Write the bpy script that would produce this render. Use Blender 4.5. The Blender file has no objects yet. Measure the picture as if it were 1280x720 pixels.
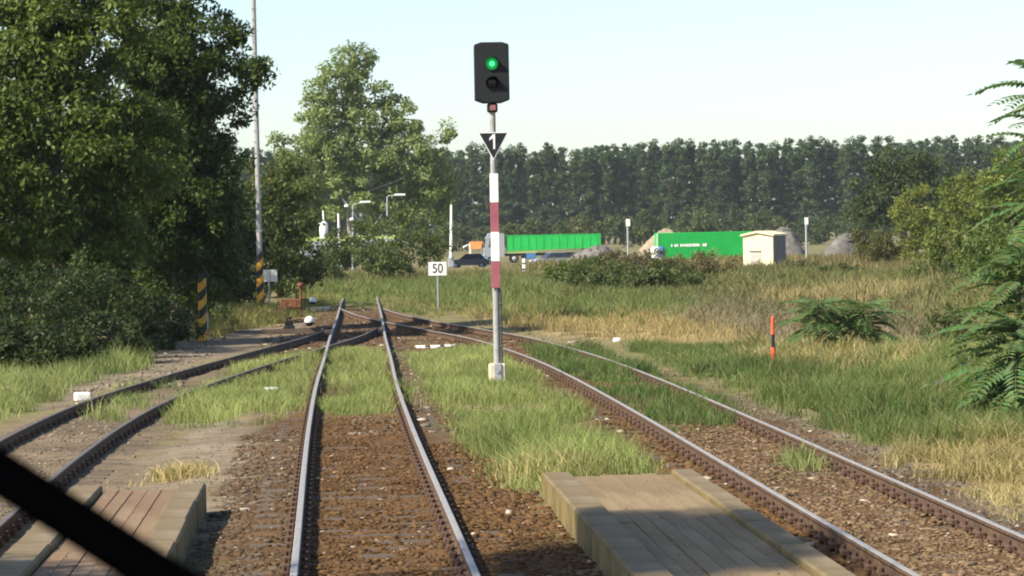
import bpy, bmesh, math, random
import numpy as np
from mathutils import Vector, Matrix

random.seed(7)
rng = np.random.default_rng(11)
scene = bpy.context.scene
COL = scene.collection
R_ = math.radians

# ------------------------------------------------------------------ camera
FPX, CAM_H = 3700.0, 2.83                       # focal length in pixels of a 1280 wide picture, eye height above rail
YAW, PITCH, ROLL = math.atan(228 / 3700), math.atan(72.7 / 3700), R_(1.1)
fw = Vector((math.sin(YAW) * math.cos(PITCH), math.cos(YAW) * math.cos(PITCH), -math.sin(PITCH)))
r0 = Vector((math.cos(YAW), -math.sin(YAW), 0)); u0 = r0.cross(fw)
cr = r0 * math.cos(ROLL) - u0 * math.sin(ROLL); cu = r0 * math.sin(ROLL) + u0 * math.cos(ROLL)
cam_d = bpy.data.cameras.new("camera"); cam = bpy.data.objects.new("camera", cam_d); COL.objects.link(cam)
cam.matrix_world = Matrix(((cr.x, cu.x, -fw.x, 0), (cr.y, cu.y, -fw.y, 0), (cr.z, cu.z, -fw.z, CAM_H), (0, 0, 0, 1)))
cam_d.sensor_width = 36; cam_d.lens = 36 * FPX / 1280
cam_d.clip_start = 0.1; cam_d.clip_end = 20000
cam_d.dof.use_dof = True; cam_d.dof.focus_distance = 62; cam_d.dof.aperture_fstop = 22
scene.camera = cam

# ------------------------------------------------------------------ world, sun, exposure
SUN_AZ = Vector((-0.86, -0.50)).normalized(); SUN_EL = R_(41)
sdir = Vector((SUN_AZ.x * math.cos(SUN_EL), SUN_AZ.y * math.cos(SUN_EL), math.sin(SUN_EL)))
world = bpy.data.worlds.new("World"); scene.world = world; world.use_nodes = True
nt = world.node_tree; bgn = nt.nodes["Background"]
sky = nt.nodes.new("ShaderNodeTexSky"); sky.sky_type = 'NISHITA'; sky.sun_disc = False
sky.sun_elevation = SUN_EL; sky.sun_rotation = math.atan2(SUN_AZ.x, SUN_AZ.y)
sky.air_density = 0.95; sky.dust_density = 0.95; sky.ozone_density = 1.9; sky.altitude = 200
nt.links.new(sky.outputs[0], bgn.inputs[0]); bgn.inputs[1].default_value = 0.089
sun_d = bpy.data.lights.new("sun", 'SUN'); sun_d.energy = 4.1; sun_d.angle = R_(0.9); sun_d.color = (1.0, 0.91, 0.76)
sun = bpy.data.objects.new("sun", sun_d); COL.objects.link(sun)
sun.rotation_euler = sdir.to_track_quat('Z', 'Y').to_euler(); sun.location = (-40, -20, 60)
scene.view_settings.view_transform = 'Standard'; scene.view_settings.look = 'None'
scene.view_settings.exposure = 1.2; scene.view_settings.gamma = 1.0
scene.render.engine = 'CYCLES'
scene.cycles.filter_width = 2.0                # soft video picture
scene.cycles.max_bounces = 6; scene.cycles.transparent_max_bounces = 4
scene.cycles.diffuse_bounces = 3; scene.cycles.glossy_bounces = 2; scene.cycles.volume_bounces = 0

# ------------------------------------------------------------------ layout helpers
CAM = Vector((0, 0, CAM_H))
def ray(px, py):
    return fw + cr * ((px - 640) / FPX) - cu * ((py - 360) / FPX)
def at(px, py, z=0.0):                 # where the line of sight meets the level z
    d = ray(px, py); return CAM + d * ((z - CAM_H) / d.z)
def atY(px, py, Y):                    # where it meets the upright plane at distance Y
    d = ray(px, py); return CAM + d * (Y / d.y)
GZ = -0.22
def gz(Y):                             # the yard beyond the railway lies lower
    t = min(1.0, max(0.0, (Y - 245) / 55)); return GZ - 0.8 * t * t * (3 - 2 * t)

# ------------------------------------------------------------------ object helpers
def tag(o, label=None, cat=None, group=None, kind=None):
    if label: o["label"] = label
    if cat: o["category"] = cat
    if group: o["group"] = group
    if kind: o["kind"] = kind
    return o
def empty(name, loc=(0, 0, 0), rz=0):
    o = bpy.data.objects.new(name, None); COL.objects.link(o); o.location = loc; o.rotation_euler = (0, 0, rz)
    o.empty_display_size = 0.2
    return o
def put(name, me, parent=None, loc=(0, 0, 0), rot=(0, 0, 0), sc=(1, 1, 1)):
    o = bpy.data.objects.new(name, me); COL.objects.link(o); o.parent = parent
    o.location = loc; o.rotation_euler = rot; o.scale = sc
    return o
class MB:
    def __init__(s): s.v = []; s.f = []; s.m = []; s.sm = []
    def add(s, vs, fs, m=0, smooth=False, M=None):
        b = len(s.v)
        for p in vs:
            p = Vector(p); s.v.append(tuple(M @ p if M else p))
        for f in fs: s.f.append([b + i for i in f]); s.m.append(m); s.sm.append(smooth)
        return s
    def box(s, c, d, m=0, M=None, ch=0.0):
        x, y, z = d[0] / 2, d[1] / 2, d[2] / 2
        if ch <= 0:
            vs = [(c[0] + i * x, c[1] + j * y, c[2] + k * z) for i in (-1, 1) for j in (-1, 1) for k in (-1, 1)]
            return s.add(vs, [(0, 1, 3, 2), (4, 6, 7, 5), (0, 4, 5, 1), (2, 3, 7, 6), (0, 2, 6, 4), (1, 5, 7, 3)], m, M=M)
        vs, fs = [], []                      # chamfered: 24 corner points, convex hull by bmesh
        bm = bmesh.new()
        for i in (-1, 1):
            for j in (-1, 1):
                for k in (-1, 1):
                    for a in range(3):
                        e = [x, y, z]; e = [q - ch for q in e]; e[a] += ch
                        bm.verts.new((c[0] + i * e[0], c[1] + j * e[1], c[2] + k * e[2]))
        bmesh.ops.convex_hull(bm, input=bm.verts)
        bmesh.ops.dissolve_limit(bm, angle_limit=0.01, verts=bm.verts, edges=bm.edges)
        bm.verts.index_update()
        s.add([v.co[:] for v in bm.verts], [[v.index for v in f.verts] for f in bm.faces], m, M=M); bm.free()
        return s
    def tube(s, pts, rad, n=8, m=0, smooth=True, M=None, cap=True):
        pts = [Vector(p) for p in pts]
        if not hasattr(rad, '__len__'): rad = [rad] * len(pts)
        vs, fs = [], []
        for i, p in enumerate(pts):
            t = (pts[min(i + 1, len(pts) - 1)] - pts[max(i - 1, 0)]).normalized()
            a = Vector((0, 0, 1)) if abs(t.z) < 0.9 else Vector((1, 0, 0))
            u = t.cross(a).normalized(); w = u.cross(t)
            for k in range(n):
                q = 2 * math.pi * k / n
                vs.append(p + (u * math.cos(q) + w * math.sin(q)) * rad[i])
        for i in range(len(pts) - 1):
            for k in range(n):
                fs.append((i * n + k, i * n + (k + 1) % n, (i + 1) * n + (k + 1) % n, (i + 1) * n + k))
        s.add(vs, fs, m, smooth, M)
        if cap:
            s.add(vs[:n], [list(range(n))], m, False, M); s.add(vs[-n:], [list(range(n))[::-1]], m, False, M)
        return s
    def lathe(s, prof, n=16, m=0, smooth=True, M=None):
        vs, fs = [], []
        for r, z in prof:
            for k in range(n):
                q = 2 * math.pi * k / n; vs.append((r * math.cos(q), r * math.sin(q), z))
        for i in range(len(prof) - 1):
            for k in range(n):
                fs.append((i * n + k, i * n + (k + 1) % n, (i + 1) * n + (k + 1) % n, (i + 1) * n + k))
        return s.add(vs, fs, m, smooth, M)
    def prism(s, poly, y0, y1, m=0, M=None):          # outline in x,z pulled along y
        n = len(poly)
        vs = [(x, y0, z) for x, z in poly] + [(x, y1, z) for x, z in poly]
        fs = [list(range(n)), list(range(2 * n - 1, n - 1, -1))] + [(i, (i + 1) % n, n + (i + 1) % n, n + i) for i in range(n)]
        return s.add(vs, fs, m, M=M)
    def mesh(s, name, mats):
        me = bpy.data.meshes.new(name); me.from_pydata(s.v, [], s.f)
        for mt in (mats if isinstance(mats, (list, tuple)) else [mats]): me.materials.append(mt)
        me.polygons.foreach_set("material_index", s.m); me.polygons.foreach_set("use_smooth", s.sm)
        bm = bmesh.new(); bm.from_mesh(me); bmesh.ops.recalc_face_normals(bm, faces=bm.faces); bm.to_mesh(me); bm.free()
        me.update(); return me
    def build(s, name, mats, parent=None, **k): return put(name, s.mesh(name, mats), parent, **k)

# ------------------------------------------------------------------ materials
MATS = {}
def mat(name, cols, scale=6.0, rough=0.8, bump=0.0, metal=0.0, spec=0.35, detail=6, coord='Object', stretch=None, attr=None, ramp=(0.3, 0.7), bscale=None):
    if name in MATS: return MATS[name]
    m = bpy.data.materials.new(name); m.use_nodes = True; t = m.node_tree; b = t.nodes["Principled BSDF"]
    tc = t.nodes.new("ShaderNodeTexCoord"); mp = t.nodes.new("ShaderNodeMapping")
    t.links.new(tc.outputs[coord], mp.inputs[0])
    if stretch: mp.inputs['Scale'].default_value = stretch
    nz = t.nodes.new("ShaderNodeTexNoise"); nz.inputs['Scale'].default_value = scale; nz.inputs['Detail'].default_value = detail
    nz.inputs['Roughness'].default_value = 0.65
    t.links.new(mp.outputs[0], nz.inputs['Vector'])
    rp = t.nodes.new("ShaderNodeValToRGB"); t.links.new(nz.outputs['Fac'], rp.inputs[0])
    els = rp.color_ramp.elements
    for i, c in enumerate(cols):
        pos = ramp[0] + (ramp[1] - ramp[0]) * (i / max(1, len(cols) - 1))
        e = els[i] if i < 2 else els.new(pos)
        e.position = pos; e.color = (*c, 1)
    out = rp.outputs[0]
    if attr:
        an = t.nodes.new("ShaderNodeAttribute"); an.attribute_name = attr
        mx = t.nodes.new("ShaderNodeMix"); mx.data_type = 'RGBA'; mx.blend_type = 'MULTIPLY'; mx.inputs[0].default_value = 1.0
        t.links.new(out, mx.inputs[6]); t.links.new(an.outputs['Color'], mx.inputs[7]); out = mx.outputs[2]
    t.links.new(out, b.inputs['Base Color'])
    b.inputs['Roughness'].default_value = rough; b.inputs['Metallic'].default_value = metal
    b.inputs['Specular IOR Level'].default_value = spec
    if bump:
        bp = t.nodes.new("ShaderNodeBump"); bp.inputs['Strength'].default_value = bump; bp.inputs['Distance'].default_value = 0.03
        src = nz
        if bscale:
            src = t.nodes.new("ShaderNodeTexNoise"); src.inputs['Scale'].default_value = bscale; src.inputs['Detail'].default_value = 5
            t.links.new(mp.outputs[0], src.inputs['Vector'])
        t.links.new(src.outputs['Fac'], bp.inputs['Height']); t.links.new(bp.outputs[0], b.inputs['Normal'])
    MATS[name] = m; return m
def leafmat(name, trans=0.35, rough=0.55):
    m = bpy.data.materials.new(name); m.use_nodes = True; t = m.node_tree; b = t.nodes["Principled BSDF"]
    an = t.nodes.new("ShaderNodeAttribute"); an.attribute_name = "tint"
    t.links.new(an.outputs['Color'], b.inputs['Base Color'])
    b.inputs['Roughness'].default_value = rough; b.inputs['Specular IOR Level'].default_value = 0.25
    tr = t.nodes.new("ShaderNodeBsdfTranslucent")
    mul = t.nodes.new("ShaderNodeMix"); mul.data_type = 'RGBA'; mul.blend_type = 'MULTIPLY'; mul.inputs[0].default_value = 1
    mul.inputs[7].default_value = (1.1, 1.25, 0.6, 1); t.links.new(an.outputs['Color'], mul.inputs[6]); t.links.new(mul.outputs[2], tr.inputs[0])
    ms = t.nodes.new("ShaderNodeMixShader"); ms.inputs[0].default_value = trans
    t.links.new(b.outputs[0], ms.inputs[1]); t.links.new(tr.outputs[0], ms.inputs[2])
    t.links.new(ms.outputs[0], t.nodes["Material Output"].inputs[0]); return m
LEAF = leafmat("leaf"); BLADE = leafmat("grass_blade", 0.3, 0.7)
M_bark = mat("bark", [(0.05, 0.04, 0.03), (0.13, 0.11, 0.085)], 5, 0.95, 0.6, stretch=(1, 1, 0.25))
M_bark_pale = mat("pale_bark", [(0.14, 0.13, 0.11), (0.34, 0.32, 0.28)], 4, 0.95, 0.5, stretch=(1, 1, 0.3))
M_railside = mat("rusty_rail", [(0.04, 0.025, 0.017), (0.095, 0.056, 0.034), (0.14, 0.085, 0.05)], 9, 0.85, 0.3)
M_railtop = mat("polished_rail", [(0.27, 0.255, 0.235), (0.38, 0.365, 0.34)], 5, 0.55, 0.02, metal=0.3, spec=0.25, stretch=(8, 0.4, 1))
M_railtop_dull = mat("dull_rail", [(0.09, 0.08, 0.07), (0.16, 0.14, 0.125)], 5, 0.6, 0.02, metal=0.2, stretch=(8, 0.4, 1))
M_sleeper = mat("sleeper_wood", [(0.05, 0.038, 0.028), (0.13, 0.10, 0.075)], 3, 0.95, 0.5, stretch=(0.5, 6, 6))
M_iron = mat("brown_iron", [(0.045, 0.028, 0.02), (0.12, 0.065, 0.04)], 14, 0.85, 0.3)
M_stone = mat("ballast_stone", [(0.8, 0.8, 0.8), (1.0, 1.0, 1.0)], 15, 0.95, 0.2, attr="tint", spec=0.08)
M_concrete = mat("mossy_concrete", [(0.085, 0.065, 0.036), (0.145, 0.108, 0.055), (0.17, 0.13, 0.076), (0.215, 0.17, 0.11)], 1.4, 0.95, 0.35, coord='Object', bscale=30)
M_paver = mat("worn_paver", [(0.095, 0.068, 0.036), (0.175, 0.122, 0.062), (0.205, 0.148, 0.078), (0.25, 0.195, 0.11)], 1.1, 0.92, 0.3, stretch=(1, .35, 1), bscale=40)
M_paver_red = mat("reddish_paver", [(0.09, 0.06, 0.035), (0.165, 0.105, 0.058), (0.19, 0.125, 0.07), (0.225, 0.165, 0.10)], 1.1, 0.92, 0.3, stretch=(1, .35, 1), bscale=40)
M_white = mat("white_paint", [(0.68, 0.67, 0.63), (0.84, 0.83, 0.80)], 5, 0.6, 0.05)
M_red = mat("faded_red_paint", [(0.27, 0.075, 0.095), (0.36, 0.12, 0.15)], 4, 0.6, 0.05)
M_grey = mat("grey_paint", [(0.22, 0.22, 0.20), (0.36, 0.36, 0.33)], 6, 0.65, 0.1)
M_galv = mat("galvanised_steel", [(0.30, 0.31, 0.32), (0.46, 0.47, 0.48)], 8, 0.5, 0.05, metal=0.4)
M_black = mat("black_paint", [(0.010, 0.010, 0.011), (0.022, 0.023, 0.025)], 6, 0.5, 0.05)
M_head = mat("signal_black", [(0.006, 0.008, 0.009), (0.012, 0.015, 0.016)], 4, 0.75, 0.05)
M_cream = mat("cream_concrete", [(0.50, 0.42, 0.27), (0.66, 0.58, 0.40)], 9, 0.9, 0.3)
M_yellow = mat("yellow_paint", [(0.55, 0.26, 0.02), (0.68, 0.36, 0.035)], 6, 0.65, 0.05)
M_orange = mat("red_orange_paint", [(0.62, 0.075, 0.03), (0.75, 0.12, 0.05)], 7, 0.6, 0.05)
M_rust = mat("rust", [(0.09, 0.035, 0.018), (0.22, 0.09, 0.045)], 7, 0.9, 0.4)
M_polewood = mat("weathered_concrete_pole", [(0.24, 0.235, 0.22), (0.38, 0.375, 0.36)], 3, 0.9, 0.3, stretch=(1, 1, .3))
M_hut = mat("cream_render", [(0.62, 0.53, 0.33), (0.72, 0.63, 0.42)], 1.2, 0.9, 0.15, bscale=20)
M_hutside = mat("hut_shade_grey", [(0.13, 0.13, 0.13), (0.2, 0.2, 0.2)], 2, 0.9, 0.15)  # shade on the hut's sides put into the colour; the lintel shares this grey
M_green = mat("bright_green_paint", [(0.01, 0.36, 0.06), (0.02, 0.47, 0.09)], 0.8, 0.5, 0.03)
M_glass = mat("dark_glass", [(0.02, 0.025, 0.03), (0.04, 0.05, 0.055)], 3, 0.12, 0, spec=0.6)
M_tyre = mat("tyre", [(0.012, 0.012, 0.012), (0.025, 0.025, 0.025)], 8, 0.9, 0.2)
M_silver = mat("silver_car_paint", [(0.42, 0.44, 0.46), (0.50, 0.52, 0.54)], 3, 0.3, 0, metal=0.6)
M_darkblue = mat("dark_car_paint", [(0.03, 0.04, 0.06), (0.045, 0.055, 0.08)], 3, 0.3, 0, spec=.5)
M_blue = mat("blue_plastic", [(0.05, 0.14, 0.36), (0.07, 0.2, 0.45)], 3, 0.5, 0)
M_skip = mat("orange_paint", [(0.72, 0.25, 0.07), (0.8, 0.33, 0.12)], 3, 0.6, 0)
M_lime = mat("lime_paint", [(0.36, 0.43, 0.12), (0.42, 0.50, 0.17)], 3, 0.5, 0)
M_sand = mat("sand_heap", [(0.22, 0.18, 0.125), (0.34, 0.285, 0.21)], 2.5, 1.0, 0.6, bscale=8)
M_rubble = mat("rubble_heap", [(0.07, 0.066, 0.06), (0.19, 0.18, 0.16)], 2.0, 1.0, 0.8, bscale=6)
M_rubber = mat("wiper_rubber", [(0.0008, 0.0008, 0.001), (0.0015, 0.0015, 0.002)], 20, 0.95, 0.0, spec=0.0)
M_kerbdirt = mat("red_reflector", [(0.22, 0.08, 0.075), (0.3, 0.13, 0.12)], 20, 0.4, 0)
M_lensoff = mat("unlit_lens", [(0.004, 0.004, 0.004), (0.008, 0.008, 0.008)], 5, 0.25, 0)
M_green_lamp = bpy.data.materials.new("green_lamp"); M_green_lamp.use_nodes = True
_b = M_green_lamp.node_tree.nodes["Principled BSDF"]; _b.inputs['Base Color'].default_value = (0.01, 0.3, 0.08, 1)
_b.inputs['Emission Color'].default_value = (0.003, 0.30, 0.055, 1); _b.inputs['Emission Strength'].default_value = 0.35
M_green_core = bpy.data.materials.new("green_lamp_core"); M_green_core.use_nodes = True
_b = M_green_core.node_tree.nodes["Principled BSDF"]; _b.inputs['Base Color'].default_value = (0.1, 0.6, 0.25, 1)
_b.inputs['Emission Color'].default_value = (0.06, 1.0, 0.30, 1); _b.inputs['Emission Strength'].default_value = 0.55

# ------------------------------------------------------------------ track centre lines
def spline(ctrl, step):
    c = np.array(ctrl, float); x, y = c[:, 0], c[:, 1]
    h = np.diff(y); d = np.diff(x) / h; m = np.zeros(len(x))
    m[1:-1] = (d[:-1] * h[1:] + d[1:] * h[:-1]) / (h[1:] + h[:-1]); m[0], m[-1] = d[0], d[-1]
    ys = np.arange(y[0], y[-1] + 1e-6, step); k = np.clip(np.searchsorted(y, ys, side='right') - 1, 0, len(h) - 1)
    t = (ys - y[k]) / h[k]
    xs = (2*t**3 - 3*t**2 + 1) * x[k] + (t**3 - 2*t**2 + t) * h[k] * m[k] + (-2*t**3 + 3*t**2) * x[k+1] + (t**3 - t**2) * h[k] * m[k+1]
    for _ in range(6): xs[1:-1] = (xs[:-2] + 2 * xs[1:-1] + xs[2:]) / 4
    return np.stack([xs, ys], 1)
C_C = spline([(.405, 4), (.405, 25), (.41, 45), (.47, 56), (.585, 66), (.735, 81), (.935, 96), (1.16, 116), (1.30, 128), (1.55, 142), (2.2, 156), (3.8, 172), (7, 190), (12.5, 210), (22, 236)], 0.5)
C_R = spline([(5.41, 4), (5.41, 30), (5.41, 48), (5.36, 56), (5.22, 63.5), (4.95, 70), (4.42, 78), (3.45, 86), (2.35, 95), (1.62, 103), (1.18, 111)], 0.5)
C_L = spline([(-4.2, 4), (-4.2, 30), (-4.17, 40), (-4.02, 46), (-3.62, 53), (-2.66, 61.5), (-.85, 74.5), (.22, 83), (.70, 89)], 0.5)
def track_z(which, y):
    if which == 'L': return -0.003 - 0.10 * np.clip((72 - y) / 30, 0, 1)
    if which == 'R': return -0.004
    return -0.16 * np.clip((y - 116) / 30, 0, 1)
ALLC = np.concatenate([C_C, C_R, C_L])
def dist_track(P):
    out = np.full(len(P), 1e9)
    for c in (C_C, C_R, C_L):
        for k in range(0, len(P), 20000):
            q = P[k:k+20000]; i = np.clip(np.searchsorted(c[:, 1], q[:, 1]), 0, len(c) - 1)
            sl = np.gradient(c[:, 0], c[:, 1])[i]
            dd = np.abs(q[:, 0] - c[i, 0]) / np.sqrt(1 + sl**2)
            dd[(q[:, 1] > c[-1, 1] + 1)] = 1e9
            out[k:k+20000] = np.minimum(out[k:k+20000], dd)
    return out

# ------------------------------------------------------------------ ground (one sheet)
def vnoise(P, s, seed=0):                # cheap smooth value noise
    q = P / s; i = np.floor(q).astype(int); f = q - i; f = f * f * (3 - 2 * f)
    def hsh(a, b):
        n = (a * 374761393 + b * 668265263 + seed * 1442695041) & 0x7fffffff
        n = ((n ^ (n >> 13)) * 1274126177) & 0x7fffffff
        return (n % 10007) / 10007.0
    a = hsh(i[:, 0], i[:, 1]); b = hsh(i[:, 0] + 1, i[:, 1]); c = hsh(i[:, 0], i[:, 1] + 1); d = hsh(i[:, 0] + 1, i[:, 1] + 1)
    return (a * (1 - f[:, 0]) + b * f[:, 0]) * (1 - f[:, 1]) + (c * (1 - f[:, 0]) + d * f[:, 0]) * f[:, 1]
def ground_z(P):
    d = dist_track(P)
    n = (vnoise(P, 1.3, 1) - .5) * .06 + (vnoise(P, .45, 2) - .5) * .03
    base = GZ + n + np.clip((d - 2.0) / 6, 0, 1) * (vnoise(P, 9, 3) - .4) * .22
    bed = -0.172 + (vnoise(P, .35, 4) - .5) * .035 + (vnoise(P, .15, 14) - .5) * .015
    w = np.clip((d - 1.0) / 0.8, 0, 1)
    z = bed * (1 - w) + base * w
    lz = -0.10 * np.clip((72 - P[:, 1]) / 30, 0, 1) * np.clip((-1.6 - P[:, 0]) / 1.2, 0, 1)
    t = np.clip((P[:, 1] - 245) / 55, 0, 1)
    return z + lz - .8 * t * t * (3 - 2 * t)
def polyw(pts, z=GZ): return np.array([[*at(x, y, z).xy] for x, y in pts])
def inside(P, poly):
    r = np.zeros(len(P), bool); j = len(poly) - 1
    for i in range(len(poly)):
        (xi, yi), (xj, yj) = poly[i], poly[j]
        c = ((yi > P[:, 1]) != (yj > P[:, 1])) & (P[:, 0] < (xj - xi) * (P[:, 1] - yi) / (yj - yi + 1e-12) + xi)
        r ^= c; j = i
    return r
Z_STRAW = [polyw([(1140, 560), (1290, 540), (1290, 660), (1210, 625), (1150, 595)]),
           polyw([(560, 385), (650, 382), (785, 392), (900, 415), (960, 425), (900, 440), (760, 425), (620, 408)]),
           polyw([(930, 438), (1100, 436), (1150, 452), (1100, 466), (960, 470)]),
           polyw([(250, 405), (345, 388), (360, 402), (250, 425)])]
Z_DRY = [polyw([(820, 385), (960, 362), (1150, 362), (1170, 420), (1150, 440), (1000, 440), (900, 420)])]
Z_DIRT = [polyw([(90, 600), (250, 525), (380, 500), (385, 540), (360, 640), (340, 720), (200, 720)], -.2),
          polyw([(0, 560), (60, 530), (200, 470), (235, 480), (120, 535), (50, 590), (0, 640)], -.25),
          polyw([(505, 460), (530, 460), (560, 560), (640, 620), (700, 720), (610, 720), (530, 540)], -.2),
          polyw([(850, 470), (1000, 525), (1120, 560), (1180, 600), (1290, 650), (1290, 680), (1100, 590), (900, 495)], -.2),
          polyw([(60, 470), (200, 428), (420, 395), (420, 412), (200, 468), (60, 510)], -.2)]
xs = np.concatenate([-np.geomspace(6000, 14, 26), np.arange(-13.8, 24, .3), np.geomspace(25, 6000, 34)])
ys = np.concatenate([[-300, -120, -60, -30, -12, 0, 6, 10, 14, 17, 19], np.arange(20, 132, .35), np.geomspace(133, 9000, 60)])
X, Y = np.meshgrid(xs, ys); GP = np.stack([X.ravel(), Y.ravel()], 1)
gzv = ground_z(GP)
me = bpy.data.meshes.new("ground"); nx, ny = len(xs), len(ys)
idx = np.arange(nx * ny).reshape(ny, nx)
quads = np.stack([idx[:-1, :-1], idx[:-1, 1:], idx[1:, 1:], idx[1:, :-1]], -1).reshape(-1, 4)
me.vertices.add(nx * ny); me.vertices.foreach_set("co", np.column_stack([GP, gzv]).ravel())
me.loops.add(quads.size); me.loops.foreach_set("vertex_index", quads.ravel().astype(np.int32))
me.polygons.add(len(quads)); me.polygons.foreach_set("loop_start", np.arange(0, quads.size, 4, dtype=np.int32))
me.update(calc_edges=True)
n1 = vnoise(GP, 5, 5)[:, None]; n2 = vnoise(GP, 1.1, 6)[:, None]
colr = np.array([.125, .125, .05]) * (1 - n1) + np.array([.20, .165, .085]) * n1
def blendz(colr, zones, c, soft=True):
    for zp in zones:
        m = inside(GP + np.column_stack([(vnoise(GP, .8, 8) - .5) * .8, (vnoise(GP, .9, 9) - .5) * 5]), zp)
        colr[m] = np.array(c) * (0.8 + 0.4 * n2[m])
    return colr
colr = blendz(colr, Z_DRY, (.22, .17, .12)); colr = blendz(colr, Z_STRAW, (.25, .19, .09)); colr = blendz(colr, Z_DIRT, (.185, .15, .105))
dtr = dist_track(GP); w = np.clip((1.75 + (vnoise(GP, .7, 10) - .5) * .7 - dtr) / .35, 0, 1)[:, None]
w = w * np.clip((125 - GP[:, 1]) / 20, 0, 1)[:, None]
bedc = np.where(GP[:, :1] < -2.0, np.array([[.150, .115, .075]]), np.array([[.100, .058, .027]]))
colr = colr * (1 - w) + w * (bedc * (.7 + .6 * n2))
ca = me.color_attributes.new("tint", 'FLOAT_COLOR', 'POINT')
ca.data.foreach_set("color", np.column_stack([colr, np.ones(len(colr))]).astype(np.float32).ravel())
M_ground = mat("earth", [(0.62, 0.6, 0.56), (1.0, 1.0, 1.0), (1.25, 1.2, 1.15)], 3.0, 1.0, 0.7, attr="tint", coord='Object', spec=0.1, bscale=22)
me.materials.append(M_ground)
tag(put("ground", me), "flat trackside ground of earth, dry turf and gravel", "ground", kind="structure")

# ------------------------------------------------------------------ quick numpy mesh with tint
def np_mesh(name, V, Fq, tint, m, k=4, smooth=False):
    me = bpy.data.meshes.new(name)
    me.vertices.add(len(V)); me.vertices.foreach_set("co", V.astype(np.float32).ravel())
    me.loops.add(Fq.size); me.loops.foreach_set("vertex_index", Fq.astype(np.int32).ravel())
    me.polygons.add(len(Fq)); me.polygons.foreach_set("loop_start", np.arange(0, Fq.size, Fq.shape[1], dtype=np.int32))
    if smooth: me.polygons.foreach_set("use_smooth", np.ones(len(Fq), bool))
    ca = me.color_attributes.new("tint", 'FLOAT_COLOR', 'POINT')
    ca.data.foreach_set("color", np.column_stack([np.clip(tint, 0, 1), np.ones(len(tint))]).astype(np.float32).ravel())
    me.materials.append(m); me.update(calc_edges=True); return me

# ------------------------------------------------------------------ ballast stones (uncountable)
def stones(regions, zfix=None):
    ph = (1 + 5 ** .5) / 2
    ico = np.array([(-1, ph, 0), (1, ph, 0), (-1, -ph, 0), (1, -ph, 0), (0, -1, ph), (0, 1, ph), (0, -1, -ph), (0, 1, -ph), (ph, 0, -1), (ph, 0, 1), (-ph, 0, -1), (-ph, 0, 1)]) / 1.9
    fc = np.array([(0,11,5),(0,5,1),(0,1,7),(0,7,10),(0,10,11),(1,5,9),(5,11,4),(11,10,2),(10,7,6),(7,1,8),(3,9,4),(3,4,2),(3,2,6),(3,6,8),(3,8,9),(4,9,5),(2,4,11),(6,2,10),(8,6,7),(9,8,1)])
    P, S, T = [], [], []
    for (x0, x1, y0, y1, n, s, c1, c2, white) in regions:
        p = np.column_stack([rng.uniform(x0, x1, n), y0 + (y1 - y0) * rng.random(n) ** 1.5])
        P.append(p); S.append(s * rng.lognormal(0, .35, n))
        t = rng.random((n, 1)); c = np.array(c1) * (1 - t) + np.array(c2) * t
        c[rng.random(n) < white] = (.40, .34, .26); T.append(c * rng.uniform(.75, 1.2, (n, 1)))
    P = np.concatenate(P); S = np.concatenate(S); T = np.concatenate(T); n = len(P)
    z = ground_z(P)
    if zfix is not None: z = np.full(len(P), zfix)
    base = ico[None] * rng.uniform(.5, 1.3, (n, 12, 1)) * (S[:, None, None] * rng.uniform(.6, 1.4, (n, 1, 3)) * np.array([1.15, 1.15, .5]))
    a = rng.uniform(0, 6.28, n); c_, s_ = np.cos(a), np.sin(a)
    Vx = base[..., 0] * c_[:, None] - base[..., 1] * s_[:, None] + P[:, :1]; Vy = base[..., 0] * s_[:, None] + base[..., 1] * c_[:, None] + P[:, 1:]
    Vz = base[..., 2] + (z + S * .02)[:, None]
    V = np.stack([Vx, Vy, Vz], -1).reshape(-1, 3); Fa = (fc[None] + (np.arange(n) * 12)[:, None, None]).reshape(-1, 3)
    return np_mesh("ballast_stones", V, Fa, np.repeat(T, 12, 0), M_stone)
br1, br2, gy1, gy2 = (.080, .043, .019), (.150, .088, .040), (.13, .105, .075), (.24, .2, .145)
reg = [(-.28, 1.08, 21, 48, 12000, .021, br1, br2, .010), (1.2, 2.32, 21, 42, 10000, .026, br1, br2, .012), (-1.38, -.4, 21, 46, 5600, .022, br1, gy1, .015),
       (4.78, 6.08, 21, 50, 11000, .022, (.11, .07, .038), (.22, .155, .09), .02), (6.2, 7.4, 24, 56, 4000, .022, gy1, gy1, .03), (4.09, 4.62, 21, 48, 1400, .03, br1, br2, .03),
       (-3.4, -.5, 33, 60, 2200, .016, gy1, gy2, .03), (-4.9, -3.5, 33, 62, 2400, .02, gy1, gy2, .03), (-6.5, -3, 60, 92, 1500, .04, gy1, gy2, .03),
       (.3, 3.2, 44, 100, 2200, .035, br1, gy2, .05), (-2, 2, 74, 120, 1600, .045, br1, gy1, .03), (2.5, 7, 60, 96, 1500, .04, br1, gy2, .03)]
grit = [(2.36, 4.04, 22, 33, 260, .007, gy1, gy2, .25), (-2.86, -1.42, 22, 32.7, 260, .007, gy1, gy2, .25)]
tag(put("ballast_stones", stones(reg)), "loose brown and grey ballast stones strewn along the tracks", "ballast", kind="stuff")

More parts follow.
